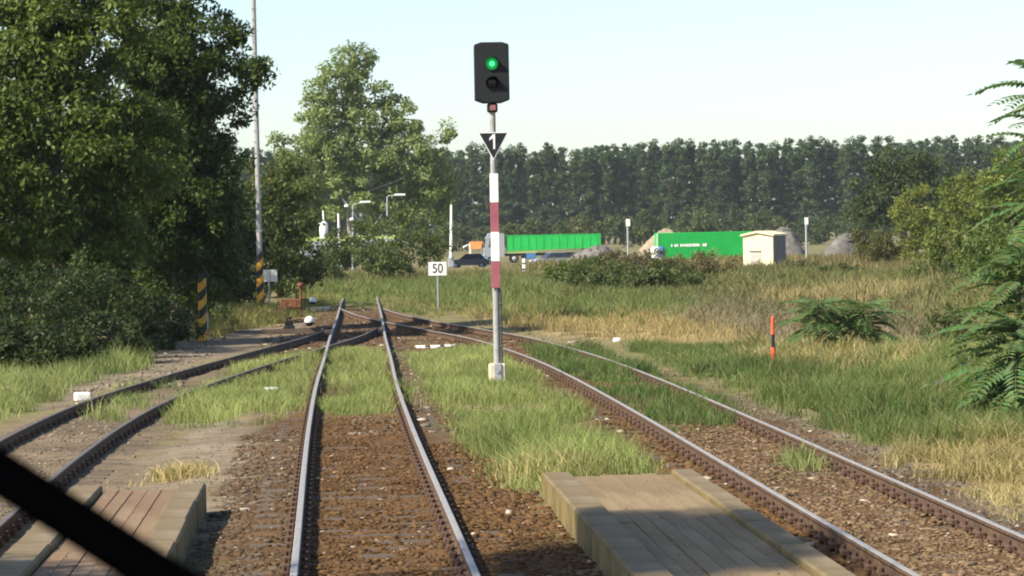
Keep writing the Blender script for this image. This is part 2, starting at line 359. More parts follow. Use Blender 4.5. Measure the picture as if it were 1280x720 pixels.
# ------------------------------------------------------------------ tracks
PROF = [(-.032, -.004), (-.024, 0), (.024, 0), (.032, -.004), (.034, -.036), (.009, -.048), (.009, -.125), (.06, -.139), (.0625, -.149), (-.0625, -.149), (-.06, -.139), (-.009, -.125), (-.009, -.048), (-.034, -.036)]
def rail_mesh(c, off, which, y0, y1, topmat):
    sel = c[(c[:, 1] >= y0) & (c[:, 1] <= y1)]
    t = np.gradient(sel, axis=0); t /= np.linalg.norm(t, axis=1)[:, None]; nrm = np.column_stack([t[:, 1], -t[:, 0]])
    mb = MB(); n = len(PROF)
    for i, p in enumerate(sel):
        zz = float(track_z(which, p[1]))
        for (u, w_) in PROF: q = p + nrm[i] * (off + u); mb.v.append((q[0], q[1], w_ + zz))
    for i in range(len(sel) - 1):
        for k in range(n):
            a, b = i * n + k, i * n + (k + 1) % n
            mb.f.append((a, b, b + n, a + n)); mb.m.append(1 if k in (0, 1, 2) else 0); mb.sm.append(False)
    for e, r in ((0, range(n)), ((len(sel) - 1) * n, reversed(range(n)))): mb.f.append([e + k for k in r]); mb.m.append(0); mb.sm.append(False)
    return mb.mesh("rail", [M_railside, topmat])
sl = MB(); sl.box((0, 0, -.245), (2.5, .25, .14), ch=.015); SLEEPER = sl.mesh("sleeper", M_sleeper)
fs = MB()
fs.box((0, 0, -.160), (.17, .34, .018), ch=.004)
for s in (-1, 1):
    fs.box((s * .085, 0, -.122), (.075, .15, .065), ch=.012)
    fs.tube([(s * .095, 0, -.10), (s * .095, 0, -.055)], .022, 6, smooth=False)
    for e in (-1, 1): fs.tube([(s * .07, e * .13, -.15), (s * .07, e * .13, -.13)], .016, 6, smooth=False)
FAST = fs.mesh("rail_fastening", M_iron)
def make_track(label, c, which, y0, y1, top, slp, fst, ends=(None, None)):
    root = empty("railway_track", (0, 0, 0)); tag(root, label, "railway track", "railway tracks")
    for off, e in ((-.752, ends[0]), (.752, ends[1])): put("rail", rail_mesh(c, off, which, y0, e or y1, top), root)
    s = 0
    for yy in np.arange(slp[0], slp[1], .61):
        i = int(np.argmin(abs(c[:, 1] - yy))); f = np.interp(yy, c[:, 1], c[:, 0])
        a = -math.atan(np.gradient(c[:, 0], c[:, 1])[i]); zz = float(track_z(which, yy))
        put("sleeper", SLEEPER, root, (f, yy, zz), (0, 0, a + random.uniform(-.01, .01)))
        if fst[0] < yy < fst[1]:
            for off in (-.752, .752): put("rail_fastening", FAST, root, (f + off * math.cos(a), yy + off * math.sin(a), zz), (0, 0, a))
    return root
make_track("straight middle track with the brightest polished rails, running between the two low platforms", C_C, 'C', 6, 235, M_railtop, (19, 125), (19, 66))
make_track("track with polished rails curving in to the middle track from beside the orange striped stake", C_R, 'R', 6, 111, M_railtop, (19, 104), (19, 80), (111, 110))
make_track("dull rusty siding track curving in to the middle track past the leafy trees", C_L, 'L', 6, 88.5, M_railtop_dull, (19, 84), (19, 70), (87, 88.5))
# check rails and closure pieces of the switches
def small_rail(pts):
    c = spline(pts, .5); return rail_mesh(c, 0, 'R', pts[0][1], pts[-1][1], M_railtop_dull)

# ------------------------------------------------------------------ platforms
def platform(label, xs_, y0, y1, pm, group):
    root = empty("platform", ((xs_[0] + xs_[3]) / 2, y1, 0)); ox, oy = root.location.x, y1; tag(root, label, "platform", group)
    top = .05
    yy = y1
    core = MB(); core.box(((xs_[1] + xs_[2]) / 2 - ox, (y0 + y1) / 2 - oy - .06, -.175), (xs_[2] - xs_[1] - .01, y1 - y0 - .15, .30)); core.build("bedding", M_kerb, root)
    for side in (0, 1):
        a, b = (xs_[0], xs_[1]) if side == 0 else (xs_[2], xs_[3])
        yy = y1 + random.uniform(-.1, .1)
        while yy > y0:
            L = random.choice([1.0, 1.0, 1.02, .98]) * 2.05
            s = MB(); s.box((0, 0, -.2), (b - a - .03, L - .008, .5), ch=.022)
            em = s.mesh("edge_slab", [M_concrete, M_moss])
            for pg in em.polygons: pg.material_index = 1 if abs(pg.normal.x) > .5 and pg.area > .1 else 0
            put("edge_slab", em, root, ((a + b) / 2 - ox + random.uniform(-.008, .008), yy - L / 2 - oy, top + random.uniform(-.004, .004)), (random.uniform(-.002, .002), random.uniform(-.006, .006), random.uniform(-.003, .003)))
            yy -= L
    nrow = max(4, int(round((xs_[2] - xs_[1]) / .165))); wd = (xs_[2] - xs_[1]) / nrow
    lens = [5.2, 4.1, 6.3]
    meshes = []
    for L in lens:
        for q in pm:
            s = MB(); s.box((0, 0, -.04), (wd - .006, L - .006, .08), ch=.004); meshes.append((L, s.mesh("paving_strip", q)))
    for r in range(nrow):
        yy = y1 + random.uniform(-.12, .1); x = xs_[1] + (r + .5) * wd - ox
        while yy > y0:
            L, mm = random.choice(meshes)
            put("paving_strip", mm, root, (x, yy - L / 2 - oy, top - .012 + random.uniform(-.006, .006)), (random.uniform(-.004, .004), random.uniform(-.012, .012), 0)); yy -= L
    return root
M_moss = mat("moss_stained_side", [(0.09, 0.068, 0.036), (0.17, 0.125, 0.042), (0.22, 0.165, 0.07)], 2.2, 0.95, 0.4, bscale=25)
M_kerb = mat("dark_bedding", [(0.05, .04, .03), (.1, .08, .06)], 5, 1.0, .2)
platform("low platform with mossy yellowish edge slabs beside the signal's track", (2.33, 2.68, 3.79, 4.07), 15, 33.2, [M_paver], "low platforms")
platform("low platform with reddish paving strips and wide dark joints next to the siding", (-2.9, -2.52, -1.73, -1.40), 15, 32.9, [M_paver_red], "low platforms")

gm = stones(grit, .045); gm.name = "platform_grit"; tag(put("platform_grit", gm), "scattered grit and pale chips lying on the two low platforms", "grit", kind="stuff")
# ------------------------------------------------------------------ foliage builder
def leaves(clumps, size, asp, c1, c2, out_bias=.5, droop=.25, flat=.75, var=.18):
    """clumps: (x,y,z,radius,count) -> diamond leaves with a colour of their own"""
    Cc = np.array([c[:3] for c in clumps]); Rr = np.array([c[3] for c in clumps]); N = np.array([int(c[4]) for c in clumps])
    cid = np.repeat(np.arange(len(N)), N); n = len(cid)
    d = rng.normal(size=(n, 3)); d /= np.linalg.norm(d, axis=1)[:, None]
    rad = rng.random(n) ** .45
    pos = Cc[cid] + d * (rad * Rr[cid])[:, None] * np.array([1, 1, flat])
    ax = d * out_bias + rng.normal(size=(n, 3)) * .6 + np.array([0, 0, -droop]); ax /= np.linalg.norm(ax, axis=1)[:, None]
    nn = rng.normal(size=(n, 3)) * .42 + np.array([0, 0, .75]) + d * .75
    sd = np.cross(ax, nn); sd /= np.linalg.norm(sd, axis=1)[:, None] + 1e-9
    l = size * rng.uniform(.6, 1.35, n)[:, None]; w_ = l * asp
    V = np.stack([pos - ax * l * .5, pos + sd * w_ * .5 + ax * l * .05, pos + ax * l * .5, pos - sd * w_ * .5 + ax * l * .05], 1).reshape(-1, 3)
    ct = rng.random((len(N), 1))[cid]; t = np.clip(ct + rng.normal(size=(n, 1)) * .25, 0, 1)
    col = (np.array(c1) * (1 - t) + np.array(c2) * t) * rng.uniform(1 - var, 1 + var, (n, 1))
    return V, np.arange(n * 4).reshape(-1, 4), np.repeat(col, 4, 0)
def blob_clumps(blobs, cr_, per, fill=.35):
    """blobs: (x,y,z,rx,ry,rz,nclumps)"""
    out = []
    zs = max(b[2] + b[5] for b in blobs); cx = sum(b[0] * b[6] for b in blobs) / sum(b[6] for b in blobs)
    for (x, y, z, rx, ry, rz, n) in blobs:
        d = rng.normal(size=(n, 3)); d /= np.linalg.norm(d, axis=1)[:, None]
        r = np.where(rng.random(n) < fill, rng.uniform(.2, .8, n), rng.uniform(.78, 1.06, n))
        p = np.array([x, y, z]) + d * r[:, None] * np.array([rx, ry, rz])
        for q in p: out.append((*q, cr_ * rng.uniform(.6, 1.3), per * rng.uniform(.7, 1.3)))
    return out
def limb_path(a, b, n=5, wob=.12):
    a, b = Vector(a), Vector(b); L = (b - a).length; pts = []
    for i in range(n + 1):
        t = i / n; p = a.lerp(b, t); p.z += math.sin(t * math.pi) * L * .06
        if 0 < i < n: p += Vector((random.gauss(0, 1), random.gauss(0, 1), random.gauss(0, .4))) * L * wob * .3
        pts.append(p)
    return pts
def tree_meshes(name, base, height, r, blobs, cr_, per, size, asp, c1, c2, bark, nlimb=10, droop=.25, fill=.35, top=None):
    """meshes in world coordinates relative to base"""
    bx, by, bz = base
    loc = [(x - bx, y - by, z - bz, a, b, c, n) for x, y, z, a, b, c, n in blobs]
    cl = blob_clumps(loc, cr_, per, fill)
    cl = [c for c in cl if c[2] > .1]
    V, Fq, T = leaves(cl, size, asp, c1, c2, droop=droop)
    V[:, 2] = np.maximum(V[:, 2], .02)
    crown = np_mesh("crown", V, Fq, T, LEAF)
    mb = MB(); tp = top or (0, 0, height * .8)
    tr = limb_path((0, 0, -.1), tp, 7, .05)
    mb.tube(tr, [r * (1 - .85 * i / 7) * (1.25 if i == 0 else 1) for i in range(8)], 8)
    targets = random.sample(cl, min(nlimb, len(cl)))
    for t in targets:
        k = random.randint(2, 6); s = tr[k]
        rr = r * (1 - .85 * k / 7) * .55
        mb.tube(limb_path(s, t[:3], 4), [rr, rr * .8, rr * .6, rr * .4, rr * .15], 5)
    return crown, mb.mesh("trunk", bark)
def tree(name, label, cat, group, base, height, r, blobs, cr_, per, size, asp, c1, c2, bark=None, **k):
    crown, trunk = tree_meshes(name, base, height, r, blobs, cr_, per, size, asp, c1, c2, bark or M_bark, **k)
    o = empty(name, base); tag(o, label, cat, group)
    put("crown", crown, o); put("trunk", trunk, o); return o
def pb(px, py, Y, rpx, rpy, n, dy=None):         # blob seen at a pixel, standing at distance Y
    p = atY(px, py, Y); s = Y / FPX
    return (p.x, p.y, p.z, rpx * s, (dy if dy else max(rpx, rpy) * s * .9), rpy * s, n)

G_DARK, G_MID, G_YEL = (.034, .057, .013), (.082, .125, .022), (.165, .205, .038)
# --- big walnut-like trees on the siding's side
def base_at(px, Y): p = atY(px, 400, Y); return (p.x, Y, gz(Y) - .05)
tree("leafy_tree", "tall broad leafy tree above the lawn end of the siding hedge, crown lit yellow green", "tree", "trees beside the siding", base_at(75, 84), 13, .28,
     [pb(95, 30, 82, 95, 80, 105), pb(20, 60, 82, 90, 90, 95), pb(60, 170, 81, 105, 75, 105), pb(150, 190, 82, 70, 70, 70), pb(40, 270, 81, 80, 60, 70), pb(120, 290, 82, 60, 55, 50), pb(60, -80, 83, 110, 80, 80), pb(-70, 120, 83, 90, 170, 90)],
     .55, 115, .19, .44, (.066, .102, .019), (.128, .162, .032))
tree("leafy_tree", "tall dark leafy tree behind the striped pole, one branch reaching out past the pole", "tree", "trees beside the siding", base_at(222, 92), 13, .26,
     [pb(215, 40, 91, 75, 70, 85), pb(240, 130, 92, 75, 75, 95), pb(185, 120, 92, 60, 80, 70), pb(250, 215, 92, 54, 65, 72), pb(200, 260, 91, 75, 60, 75), pb(268, 290, 93, 34, 55, 40), pb(235, 345, 92, 60, 40, 45), pb(200, -50, 92, 80, 70, 70),
      pb(298, 48, 91, 18, 12, 6), pb(322, 95, 90.5, 14, 17, 6), pb(300, 82, 91, 16, 8, 3)],
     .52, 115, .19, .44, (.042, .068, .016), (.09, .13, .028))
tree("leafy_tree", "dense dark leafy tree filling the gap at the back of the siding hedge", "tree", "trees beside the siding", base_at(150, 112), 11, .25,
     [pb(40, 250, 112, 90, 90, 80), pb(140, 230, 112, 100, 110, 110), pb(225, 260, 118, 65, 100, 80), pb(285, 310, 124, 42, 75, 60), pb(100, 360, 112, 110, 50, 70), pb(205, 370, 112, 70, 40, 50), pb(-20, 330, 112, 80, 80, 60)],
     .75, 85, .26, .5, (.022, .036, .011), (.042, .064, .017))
tree("leafy_tree", "smaller green tree beyond the tall striped pole", "tree", "trees beside the siding", base_at(352, 142), 7, .16,
     [pb(345, 235, 142, 42, 40, 60), pb(355, 290, 142, 45, 45, 70), pb(320, 300, 142, 35, 60, 45), pb(375, 335, 143, 28, 30, 30), pb(335, 350, 141, 40, 25, 30)],
     .55, 60, .22, .45, (.06, .08, .02), (.12, .14, .035))
tree("leafy_tree", "round green tree between the striped pole and the tall pale poplar", "tree", "trees beside the siding", base_at(388, 275), 6, .15,
     [pb(385, 235, 275, 24, 35, 30), pb(390, 285, 275, 26, 40, 40), pb(372, 300, 274, 22, 40, 30)], .9, 60, .36, .45, (.08, .105, .028), (.15, .175, .045))
# --- understorey shrubs by the siding
def shrub(label, px, py, Y, rpx, rpy, n, c1, c2, cat="bush", group=None, size=.13, cr_=.35, per=60, name="shrub"):
    b = base_at(px, Y); p = pb(px, py, Y, rpx, rpy, n)
    p2 = (p[0] + random.uniform(-.3, .3) * p[3], p[1], max(.2, p[2] - p[5] * .6), p[3] * 1.05, p[4], p[5] * .5, n // 3)
    return tree(name, label, cat, group, b, max(.5, (p[2] + p[5] - GZ) * .9), .05, [p, p2], cr_, per, size, .42, c1, c2, nlimb=6, droop=.1)
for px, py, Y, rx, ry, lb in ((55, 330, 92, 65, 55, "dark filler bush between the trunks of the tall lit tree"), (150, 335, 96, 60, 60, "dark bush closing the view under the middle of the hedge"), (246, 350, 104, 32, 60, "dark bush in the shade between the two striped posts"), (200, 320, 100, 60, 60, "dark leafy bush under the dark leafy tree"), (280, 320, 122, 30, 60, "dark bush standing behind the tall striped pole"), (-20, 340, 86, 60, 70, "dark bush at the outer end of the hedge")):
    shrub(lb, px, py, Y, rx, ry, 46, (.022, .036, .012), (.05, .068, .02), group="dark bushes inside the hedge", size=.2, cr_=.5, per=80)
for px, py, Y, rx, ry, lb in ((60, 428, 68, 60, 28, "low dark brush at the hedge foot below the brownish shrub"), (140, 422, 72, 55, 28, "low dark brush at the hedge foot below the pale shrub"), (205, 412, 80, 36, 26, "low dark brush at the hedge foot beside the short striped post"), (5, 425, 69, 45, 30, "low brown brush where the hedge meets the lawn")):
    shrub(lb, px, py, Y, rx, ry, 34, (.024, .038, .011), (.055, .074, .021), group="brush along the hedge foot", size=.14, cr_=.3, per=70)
shrub("low shrub with pale grey green sunlit tips under the tall lit tree", 100, 350, 74, 42, 34, 24, (.035, .058, .018), (.075, .105, .034), group="shrubs along the siding")
shrub("dark brownish shrub at the near end of the siding hedge", 25, 385, 72, 55, 50, 45, (.025, .040, .011), (.052, .075, .020), group="shrubs along the siding")
shrub("low dark shrub between the pale shrub and the short striped post", 175, 395, 80, 50, 35, 36, (.03, .05, .015), (.06, .085, .025), group="shrubs along the siding")
shrub("small dark shrub right behind the short striped post", 235, 385, 95, 42, 35, 30, (.03, .05, .015), (.065, .085, .025), group="shrubs along the siding")
shrub("dark low shrub beneath the tall striped pole", 300, 365, 122, 34, 28, 26, (.035, .055, .015), (.075, .09, .025), group="shrubs along the siding")
# --- tall pale poplar
tree("poplar_tree", "tall pale green poplar with airy spiky crown standing alone", "tree", None, base_at(440, 290), 20, .38,
     [pb(432, 85, 290, 16, 28, 16), pb(452, 95, 290, 20, 34, 22), pb(415, 120, 290, 26, 40, 34), pb(460, 140, 290, 38, 40, 50), pb(395, 150, 290, 22, 45, 34), pb(430, 180, 290, 48, 45, 66), pb(500, 160, 290, 26, 38, 36), pb(480, 200, 290, 48, 45, 60),
      pb(525, 195, 290, 22, 45, 36), pb(375, 200, 290, 22, 32, 20), pb(353, 182, 290, 13, 18, 7), pb(400, 225, 290, 40, 40, 44), pb(545, 230, 290, 20, 40, 30), pb(450, 250, 291, 70, 35, 60), pb(520, 255, 291, 45, 40, 45), pb(562, 170, 290, 6, 18, 6)],
     .9, 84, .38, .5, (.14, .19, .06), (.25, .30, .115), M_bark_pale, nlimb=26, fill=.3, top=tuple(Vector(atY(432, 90, 290)) - Vector(base_at(440, 290))))
# --- bushes at the crossing
for i, (px, py, Y, rx, ry, lb) in enumerate([(425, 312, 190, 26, 24, "rounded green bush in front of the silver vans"), (462, 300, 185, 30, 32, "tall green bush below the two street lamps"), (500, 300, 180, 32, 34, "widest green bush in the clump by the crossing"),
                                             (538, 300, 186, 26, 32, "bush at the dark car's end of the crossing clump"), (405, 340, 172, 26, 22, "low dark bush at the bend of the middle track"), (480, 325, 172, 40, 16, "low spreading bush at the foot of the crossing clump")]):
    shrub(lb, px, py, Y, rx, ry, 34, (.055, .075, .018), (.105, .125, .034), group="bushes by the crossing", size=.24, cr_=.5, per=52)
# --- long row of poplars far behind
def poplar_variant(k):
    r2 = random.Random(k); H = 22.5 + r2.uniform(-.8, 1.2)
    bl = []
    for j in range(11):
        t = j / 10; z = 3.6 + t * (H - 5.2); rr = 2.05 * r2.uniform(.85, 1.12) * (1 if t < .62 else 1 - 1.25 * (t - .62))
        bl.append((r2.uniform(-.5, .5) * (1 - .6 * t), r2.uniform(-.4, .4), z, rr, rr, 2.0, 13 if t > .15 else 8))
    return tree_meshes("poplar", (0, 0, 0), H, .28, bl, .85, 58, .5, .6, (.042, .076, .026), (.084, .130, .046), M_bark, nlimb=5, droop=-.1, fill=.25)
PV = [poplar_variant(k) for k in range(6)]
for row, Y0 in enumerate((690, 703)):
    px = 300 + row * 11
    while px < 1330:
        cm, tm = PV[random.randrange(6)]; Y1 = Y0 + random.uniform(-2, 2)
        b = base_at(px, Y1); s = random.uniform(.975, 1.03) * (1.02 if row else 1.0)
        o = empty("row_poplar", b, random.uniform(0, 6.28)); o.scale = (s * 1.05, s * 1.05, s)
        tag(o, "tall dark poplar in the long closed row behind the lorries" if row == 0 else "tall dark poplar in the rear rank of the long row", "tree", "front rank of poplars" if row == 0 else "rear rank of poplars")
        put("crown", cm, o); put("trunk", tm, o); px += random.uniform(13, 18)
# undergrowth in front of the row
def bush_variant(k, c1, c2):
    r2 = random.Random(k); bl = [(r2.uniform(-2, 2), r2.uniform(-1, 1), r2.uniform(1.5, 4.2), r2.uniform(1.4, 2.6), 1.8, r2.uniform(1.2, 2.2), 13) for _ in range(5)]
    return tree_meshes("bush", (0, 0, 0), 5, .12, bl, .8, 22, .5, .6, c1, c2, M_bark, nlimb=4)
BV = [bush_variant(20 + k, *cc) for k, cc in enumerate([((.05, .072, .022), (.09, .11, .034)), ((.06, .075, .02), (.12, .115, .035)), ((.04, .06, .02), (.075, .1, .032)), ((.05, .075, .022), (.10, .125, .036))])]
px = 560
while px < 1130:
    cm, tm = random.choice(BV); Y1 = random.uniform(520, 640); s = random.uniform(.8, 1.35)
    o = empty("roadside_bush", base_at(px, Y1), random.uniform(0, 6.28)); o.scale = (s, s, s * random.uniform(.8, 1.15))
    tag(o, "pale green bush in the scrubby line at the foot of the poplar row", "bush", "bushes below the poplar row"); put("crown", cm, o); put("trunk", tm, o); px += random.uniform(14, 30)
# --- tree group on the right
tree("broad_tree", "broad dark round tree standing in front of the poplar row", "tree", None, base_at(1135, 300), 10, .3,
     [pb(1130, 205, 300, 40, 26, 40), pb(1100, 235, 300, 36, 30, 40), pb(1160, 225, 300, 38, 32, 44), pb(1130, 260, 300, 60, 30, 50), pb(1080, 265, 300, 25, 26, 24)], 1.0, 48, .42, .5, (.035, .055, .016), (.075, .095, .026))
for px, py, Y, rx, ry, n, lb, c1, c2 in [(1150, 275, 200, 34, 45, 70, "yellow green tree in front of the broad dark tree", (.09, .115, .022), (.20, .21, .042)),
                                         (1215, 255, 175, 48, 42, 90, "largest yellow green tree of the thicket near the feathery fronds", (.085, .115, .022), (.19, .205, .042)),
                                         (1260, 235, 160, 40, 48, 80, "yellow green tree half hidden by the feathery fronds", (.085, .12, .024), (.19, .215, .045)),
                                         (1205, 310, 160, 50, 34, 80, "low bright bush at the foot of the yellow green trees", (.075, .11, .022), (.17, .19, .04)),
                                         (1255, 320, 120, 45, 42, 80, "dark green bush behind the feathery fronds", (.06, .10, .024), (.13, .17, .04)),
                                         (1110, 310, 215, 26, 22, 36, "small olive bush by the rubble heap", (.06, .07, .02), (.13, .12, .035)),
                                         (1080, 305, 230, 18, 20, 26, "small olive bush next to the grey rubble mound", (.07, .08, .02), (.14, .13, .035)),
                                         (1165, 345, 150, 40, 20, 40, "low green bush at the edge of the dry field", (.05, .07, .02), (.11, .12, .03))]:
    shrub(lb, px, py, Y, rx, ry, n, c1, c2, "tree" if "tree" in lb.split(" in ")[0].split(" of ")[0].split(" half")[0] else "bush", "thicket beyond the field", size=.26 if Y > 140 else .2, cr_=.55, per=56, name="thicket_tree" if ry > 40 else "thicket_bush")
# --- brambles in the middle field
for px, py, Y, rx, ry, n, lb, c1, c2 in [(700, 345, 150, 24, 22, 30, "round bright green bush beside the white marker post", (.06, .09, .02), (.12, .15, .035)),
                                         (752, 343, 140, 48, 22, 52, "brown and green bramble mound between bright bush and field", (.055, .08, .024), (.115, .14, .045)),
                                         (830, 346, 138, 50, 20, 50, "long dark bramble mound in front of the lettered green container", (.055, .078, .022), (.115, .13, .042)),
                                         (800, 324, 170, 52, 13, 40, "rusty brown bramble mound under the sand heap", (.08, .075, .03), (.15, .125, .06)),
                                         (882, 329, 175, 42, 13, 34, "straw coloured weed mound below the lettered container", (.10, .085, .035), (.18, .15, .07)),
                                         (1050, 350, 165, 26, 16, 26, "dark green bush in the field below the rubble heap", (.045, .065, .018), (.085, .105, .03)),
                                         (990, 340, 185, 30, 10, 24, "low weedy bush beside the cream hut", (.07, .08, .03), (.14, .13, .055))]:
    shrub(lb, px, py, Y, rx, ry, n, c1, c2, "bush", "brambles in the field", size=.2, cr_=.4, per=50, name="bramble_bush")

# --- tree of heaven: every feathery leaf is a part
def frond_mesh(seed, L=.85, npair=11):
    r2 = random.Random(seed); V, Fq, T = [], [], []
    def pt(t): return Vector((t * L, 0, .16 * L * math.sin(t * 1.8) - .33 * L * t * t))
    def quad(a, b, c, d, col):
        i = len(V); V.extend([a, b, c, d]); Fq.append((i, i + 1, i + 2, i + 3)); T.extend([col] * 4)
    for i in range(8):
        a, b = pt(i / 8), pt((i + 1) / 8); w_ = .008 * (1.3 - i / 8)
        quad(a + Vector((0, w_, 0)), b + Vector((0, w_, 0)), b - Vector((0, w_, 0)), a - Vector((0, w_, 0)), (.12, .13, .04))
    for k in range(npair + 1):
        t = .16 + .84 * k / npair; p = pt(t); ll = .215 * L * (1 - .45 * abs(t - .45)) * r2.uniform(.85, 1.1)
        for s in ((-1, 1) if k < npair else (0,)):
            d = Vector((.45 if s else 1, s * .95, -.28 + r2.uniform(-.1, .1))).normalized(); sd = Vector((d.y, -d.x, 0)).normalized() if s == 0 else Vector((.95, -s * .35, 0)).normalized()
            col = tuple(c * r2.uniform(.8, 1.25) for c in (.105, .165, .06)); w_ = ll * .23
            mid = p + d * ll * .4; up = Vector((0, 0, .012))
            quad(p, mid + sd * w_ + up, p + d * ll * .99, mid, col); quad(p, mid, p + d * ll * .99, mid - sd * w_ + up, col)
    return np_mesh("frond", np.array([v[:] for v in V]), np.array(Fq), np.array(T), LEAF)
FR = [frond_mesh(k, L, n) for k, (L, n) in enumerate(((.85, 11), (1.0, 12), (1.15, 13), (.92, 11)))]
def ailanthus(name, label, px, Y, ztop, nf, group, zmin=.3, sc=1.0, lean=0, base=None):
    b = base or base_at(px, Y); o = empty(name, b); tag(o, label, "tree" if ztop > 2.5 else "bush", group)
    h = ztop - b[2]; pts = [(lean * (t ** 1.5) + random.uniform(-.03, .03), random.uniform(-.03, .03), -.1 + (h + .1) * t) for t in (0, .2, .4, .6, .8, 1)]
    MB().tube(pts, [.035, .033, .028, .022, .016, .01], 7).build("stem", M_bark, o)
    for i in range(nf):
        t = (zmin + (h - zmin) * ((i + .5) / nf) ** .8) / h; k = min(4, int(t * 5)); f = t * 5 - k
        p = Vector(pts[k]).lerp(Vector(pts[k + 1]), f); az = i * 2.4 + random.uniform(-.3, .3)
        el = -(.75 * t - .55) + random.uniform(-.3, .35)
        s = sc * random.uniform(.8, 1.2) * (1.1 - .35 * t)
        put("frond", random.choice(FR), o, p, (random.uniform(-.25, .25), el, az), (s, s, s))
    return o
ailanthus("feathery_tree", "tallest stem of feathery fronds reaching up against the sky", 1312, 46, 5.1, 90, "feathery leaved saplings", .8, 1.2)
ailanthus("feathery_tree", "middle height stem of long feathery fronds beside the tallest one", 1274, 45, 2.35, 84, "feathery leaved saplings", .5, 1.25)
ailanthus("feathery_tree", "lowest feathery sapling with fronds drooping to the grass", 1272, 44, 1.35, 60, "feathery leaved saplings", .45, 1.25)
ailanthus("feathery_tree", "feathery sapling standing at the back of the frond clump", 1330, 49, 3.6, 70, "feathery leaved saplings", .5, 1.2)
for j, (px, Y, zt, lb) in enumerate([(1022, 67, 1.05, "feathery field sprout nearest to the orange striped stake"), (1050, 68, .8, "middle feathery field sprout, the lowest of three"), (1080, 67, .95, "feathery field sprout farthest from the orange striped stake")]):
    ailanthus("feathery_bush", lb, px, Y, zt, 84, "feathery sprouts in the field", .06, 1.0)
shrub("small dark leafy bush between the field sprouts and the feathery saplings", 1185, 408, 70, 28, 30, 26, (.045, .07, .02), (.095, .12, .03), size=.12, cr_=.25, per=40)
# --- unseen trees added for shadow: one shades the near platform ends, one the hedge
tree("leafy_tree", "unseen tree with a crown in two tiers, added to shade the near platform ends", "tree", None, (-8.6, 20.5, GZ), 13, .22,
     [(-8.6, 19.4, 11.4, 1.15, 2.6, 1.0, 140), (-8.4, 18.9, 5.9, 1.0, 3.0, .8, 120)], .6, 110, .2, .5, G_MID, G_YEL)
tree("leafy_tree", "unseen bushy tree added to darken the siding hedge", "tree", "trees beside the siding", (-14.5, 74, GZ), 11, .25,
     [(-14.2, 74, 8, 3, 3.5, 2.4, 90), (-14.5, 74.5, 4.8, 3.4, 3.8, 2.6, 90), (-13.8, 80, 6.5, 3, 3, 3, 80)], .7, 80, .24, .5, G_MID, G_YEL)

# ------------------------------------------------------------------ grass (uncountable)
GV, GF, GT = [], [], []
def grass(poly, n, h, wd, c1, c2, store, tuft=9, spread=.12, lean=.7, keep=None):
    lo, hi = poly.min(0), poly.max(0); P = np.zeros((0, 2))
    while len(P) < n // tuft:
        q = rng.uniform(lo, hi, (n, 2)); q = q[inside(q + np.column_stack([(vnoise(q, 1.1, 21) - .5) * 1.0, (vnoise(q, 1.3, 22) - .5) * 5]), poly)]
        q = q[vnoise(q, 1.4, 23) * .8 + vnoise(q, .5, 25) * .35 + rng.random(len(q)) * .45 > .72]
        if keep is not None: q = q[keep(q)]
        P = np.concatenate([P, q])
    P = P[:n // tuft]
    c0 = poly.mean(0); e = rng.uniform(lo - (hi - lo) * .12, hi + (hi - lo) * .12, (n // tuft // 2, 2)); e = e[inside((e - c0) / 1.14 + c0, poly) & ~inside(e, poly)]
    if keep is not None: e = e[keep(e)]
    e = e[dist_track(e) > .2]; ne = len(e); P = np.concatenate([P, e]); edge = np.r_[np.ones(len(P) - ne), np.full(ne, .6)]
    tid = np.repeat(np.arange(len(P)), tuft); m = len(tid)
    th = rng.uniform(.45, 1.5, len(P))[tid] * (0.35 + 1.3 * vnoise(P, 2.2, 24))[tid] * edge[tid]
    q = P[tid] + rng.normal(size=(m, 2)) * spread
    z = ground_z(q); hh = h * th * rng.uniform(.6, 1.25, m); a = rng.uniform(0, 6.28, m); ln = hh * lean * rng.uniform(.2, 1.6, m)
    dx, dy = np.cos(a), np.sin(a); sx, sy = -dy, dx; w_ = wd * rng.uniform(.6, 1.4, m)
    f = rng.random(m) < .6; sx = np.where(f, 1.0, sx); sy = np.where(f, 0.0, sy)
    b = np.column_stack([q, z - .01])
    mid = b + np.column_stack([dx * ln * .3, dy * ln * .3, hh * .6]); tip = b + np.column_stack([dx * ln, dy * ln, hh])
    S = np.column_stack([sx, sy, 0 * sx]) * w_[:, None]
    V = np.stack([b - S * .5, b + S * .5, mid + S * .42, tip, mid - S * .42], 1).reshape(-1, 3)
    i = np.arange(m) * 5; Fq = np.stack([np.stack([i, i + 1, i + 2], 1), np.stack([i, i + 2, i + 4], 1), np.stack([i + 4, i + 2, i + 3], 1)], 1).reshape(-1, 3)
    t = np.clip(rng.random((len(P), 1))[tid] * .7 + rng.random((m, 1)) * .3, 0, 1)
    t = np.clip(t * .55 + .75 * (vnoise(P, 1.7, 33) - .2)[tid][:, None], 0, 1)
    T = (np.array(c1) * (1 - t) + np.array(c2) * t) * rng.uniform(.75, 1.2, (m, 1)) * (.72 + .5 * vnoise(P, .8, 34))[tid][:, None]
    dead = rng.random(m) < .10; T[dead] = np.array([.30, .24, .12]) * rng.uniform(.6, 1.2, (dead.sum(), 1))
    store.append((V, Fq, np.repeat(T, 5, 0)))
def flush(name, store, label, cat):
    off = 0; Vs, Fs, Ts = [], [], []
    for V, Fq, T in store: Vs.append(V); Fs.append(Fq + off); Ts.append(T); off += len(V)
    tag(put(name, np_mesh(name, np.concatenate(Vs), np.concatenate(Fs), np.concatenate(Ts), BLADE)), label, cat, kind="stuff")
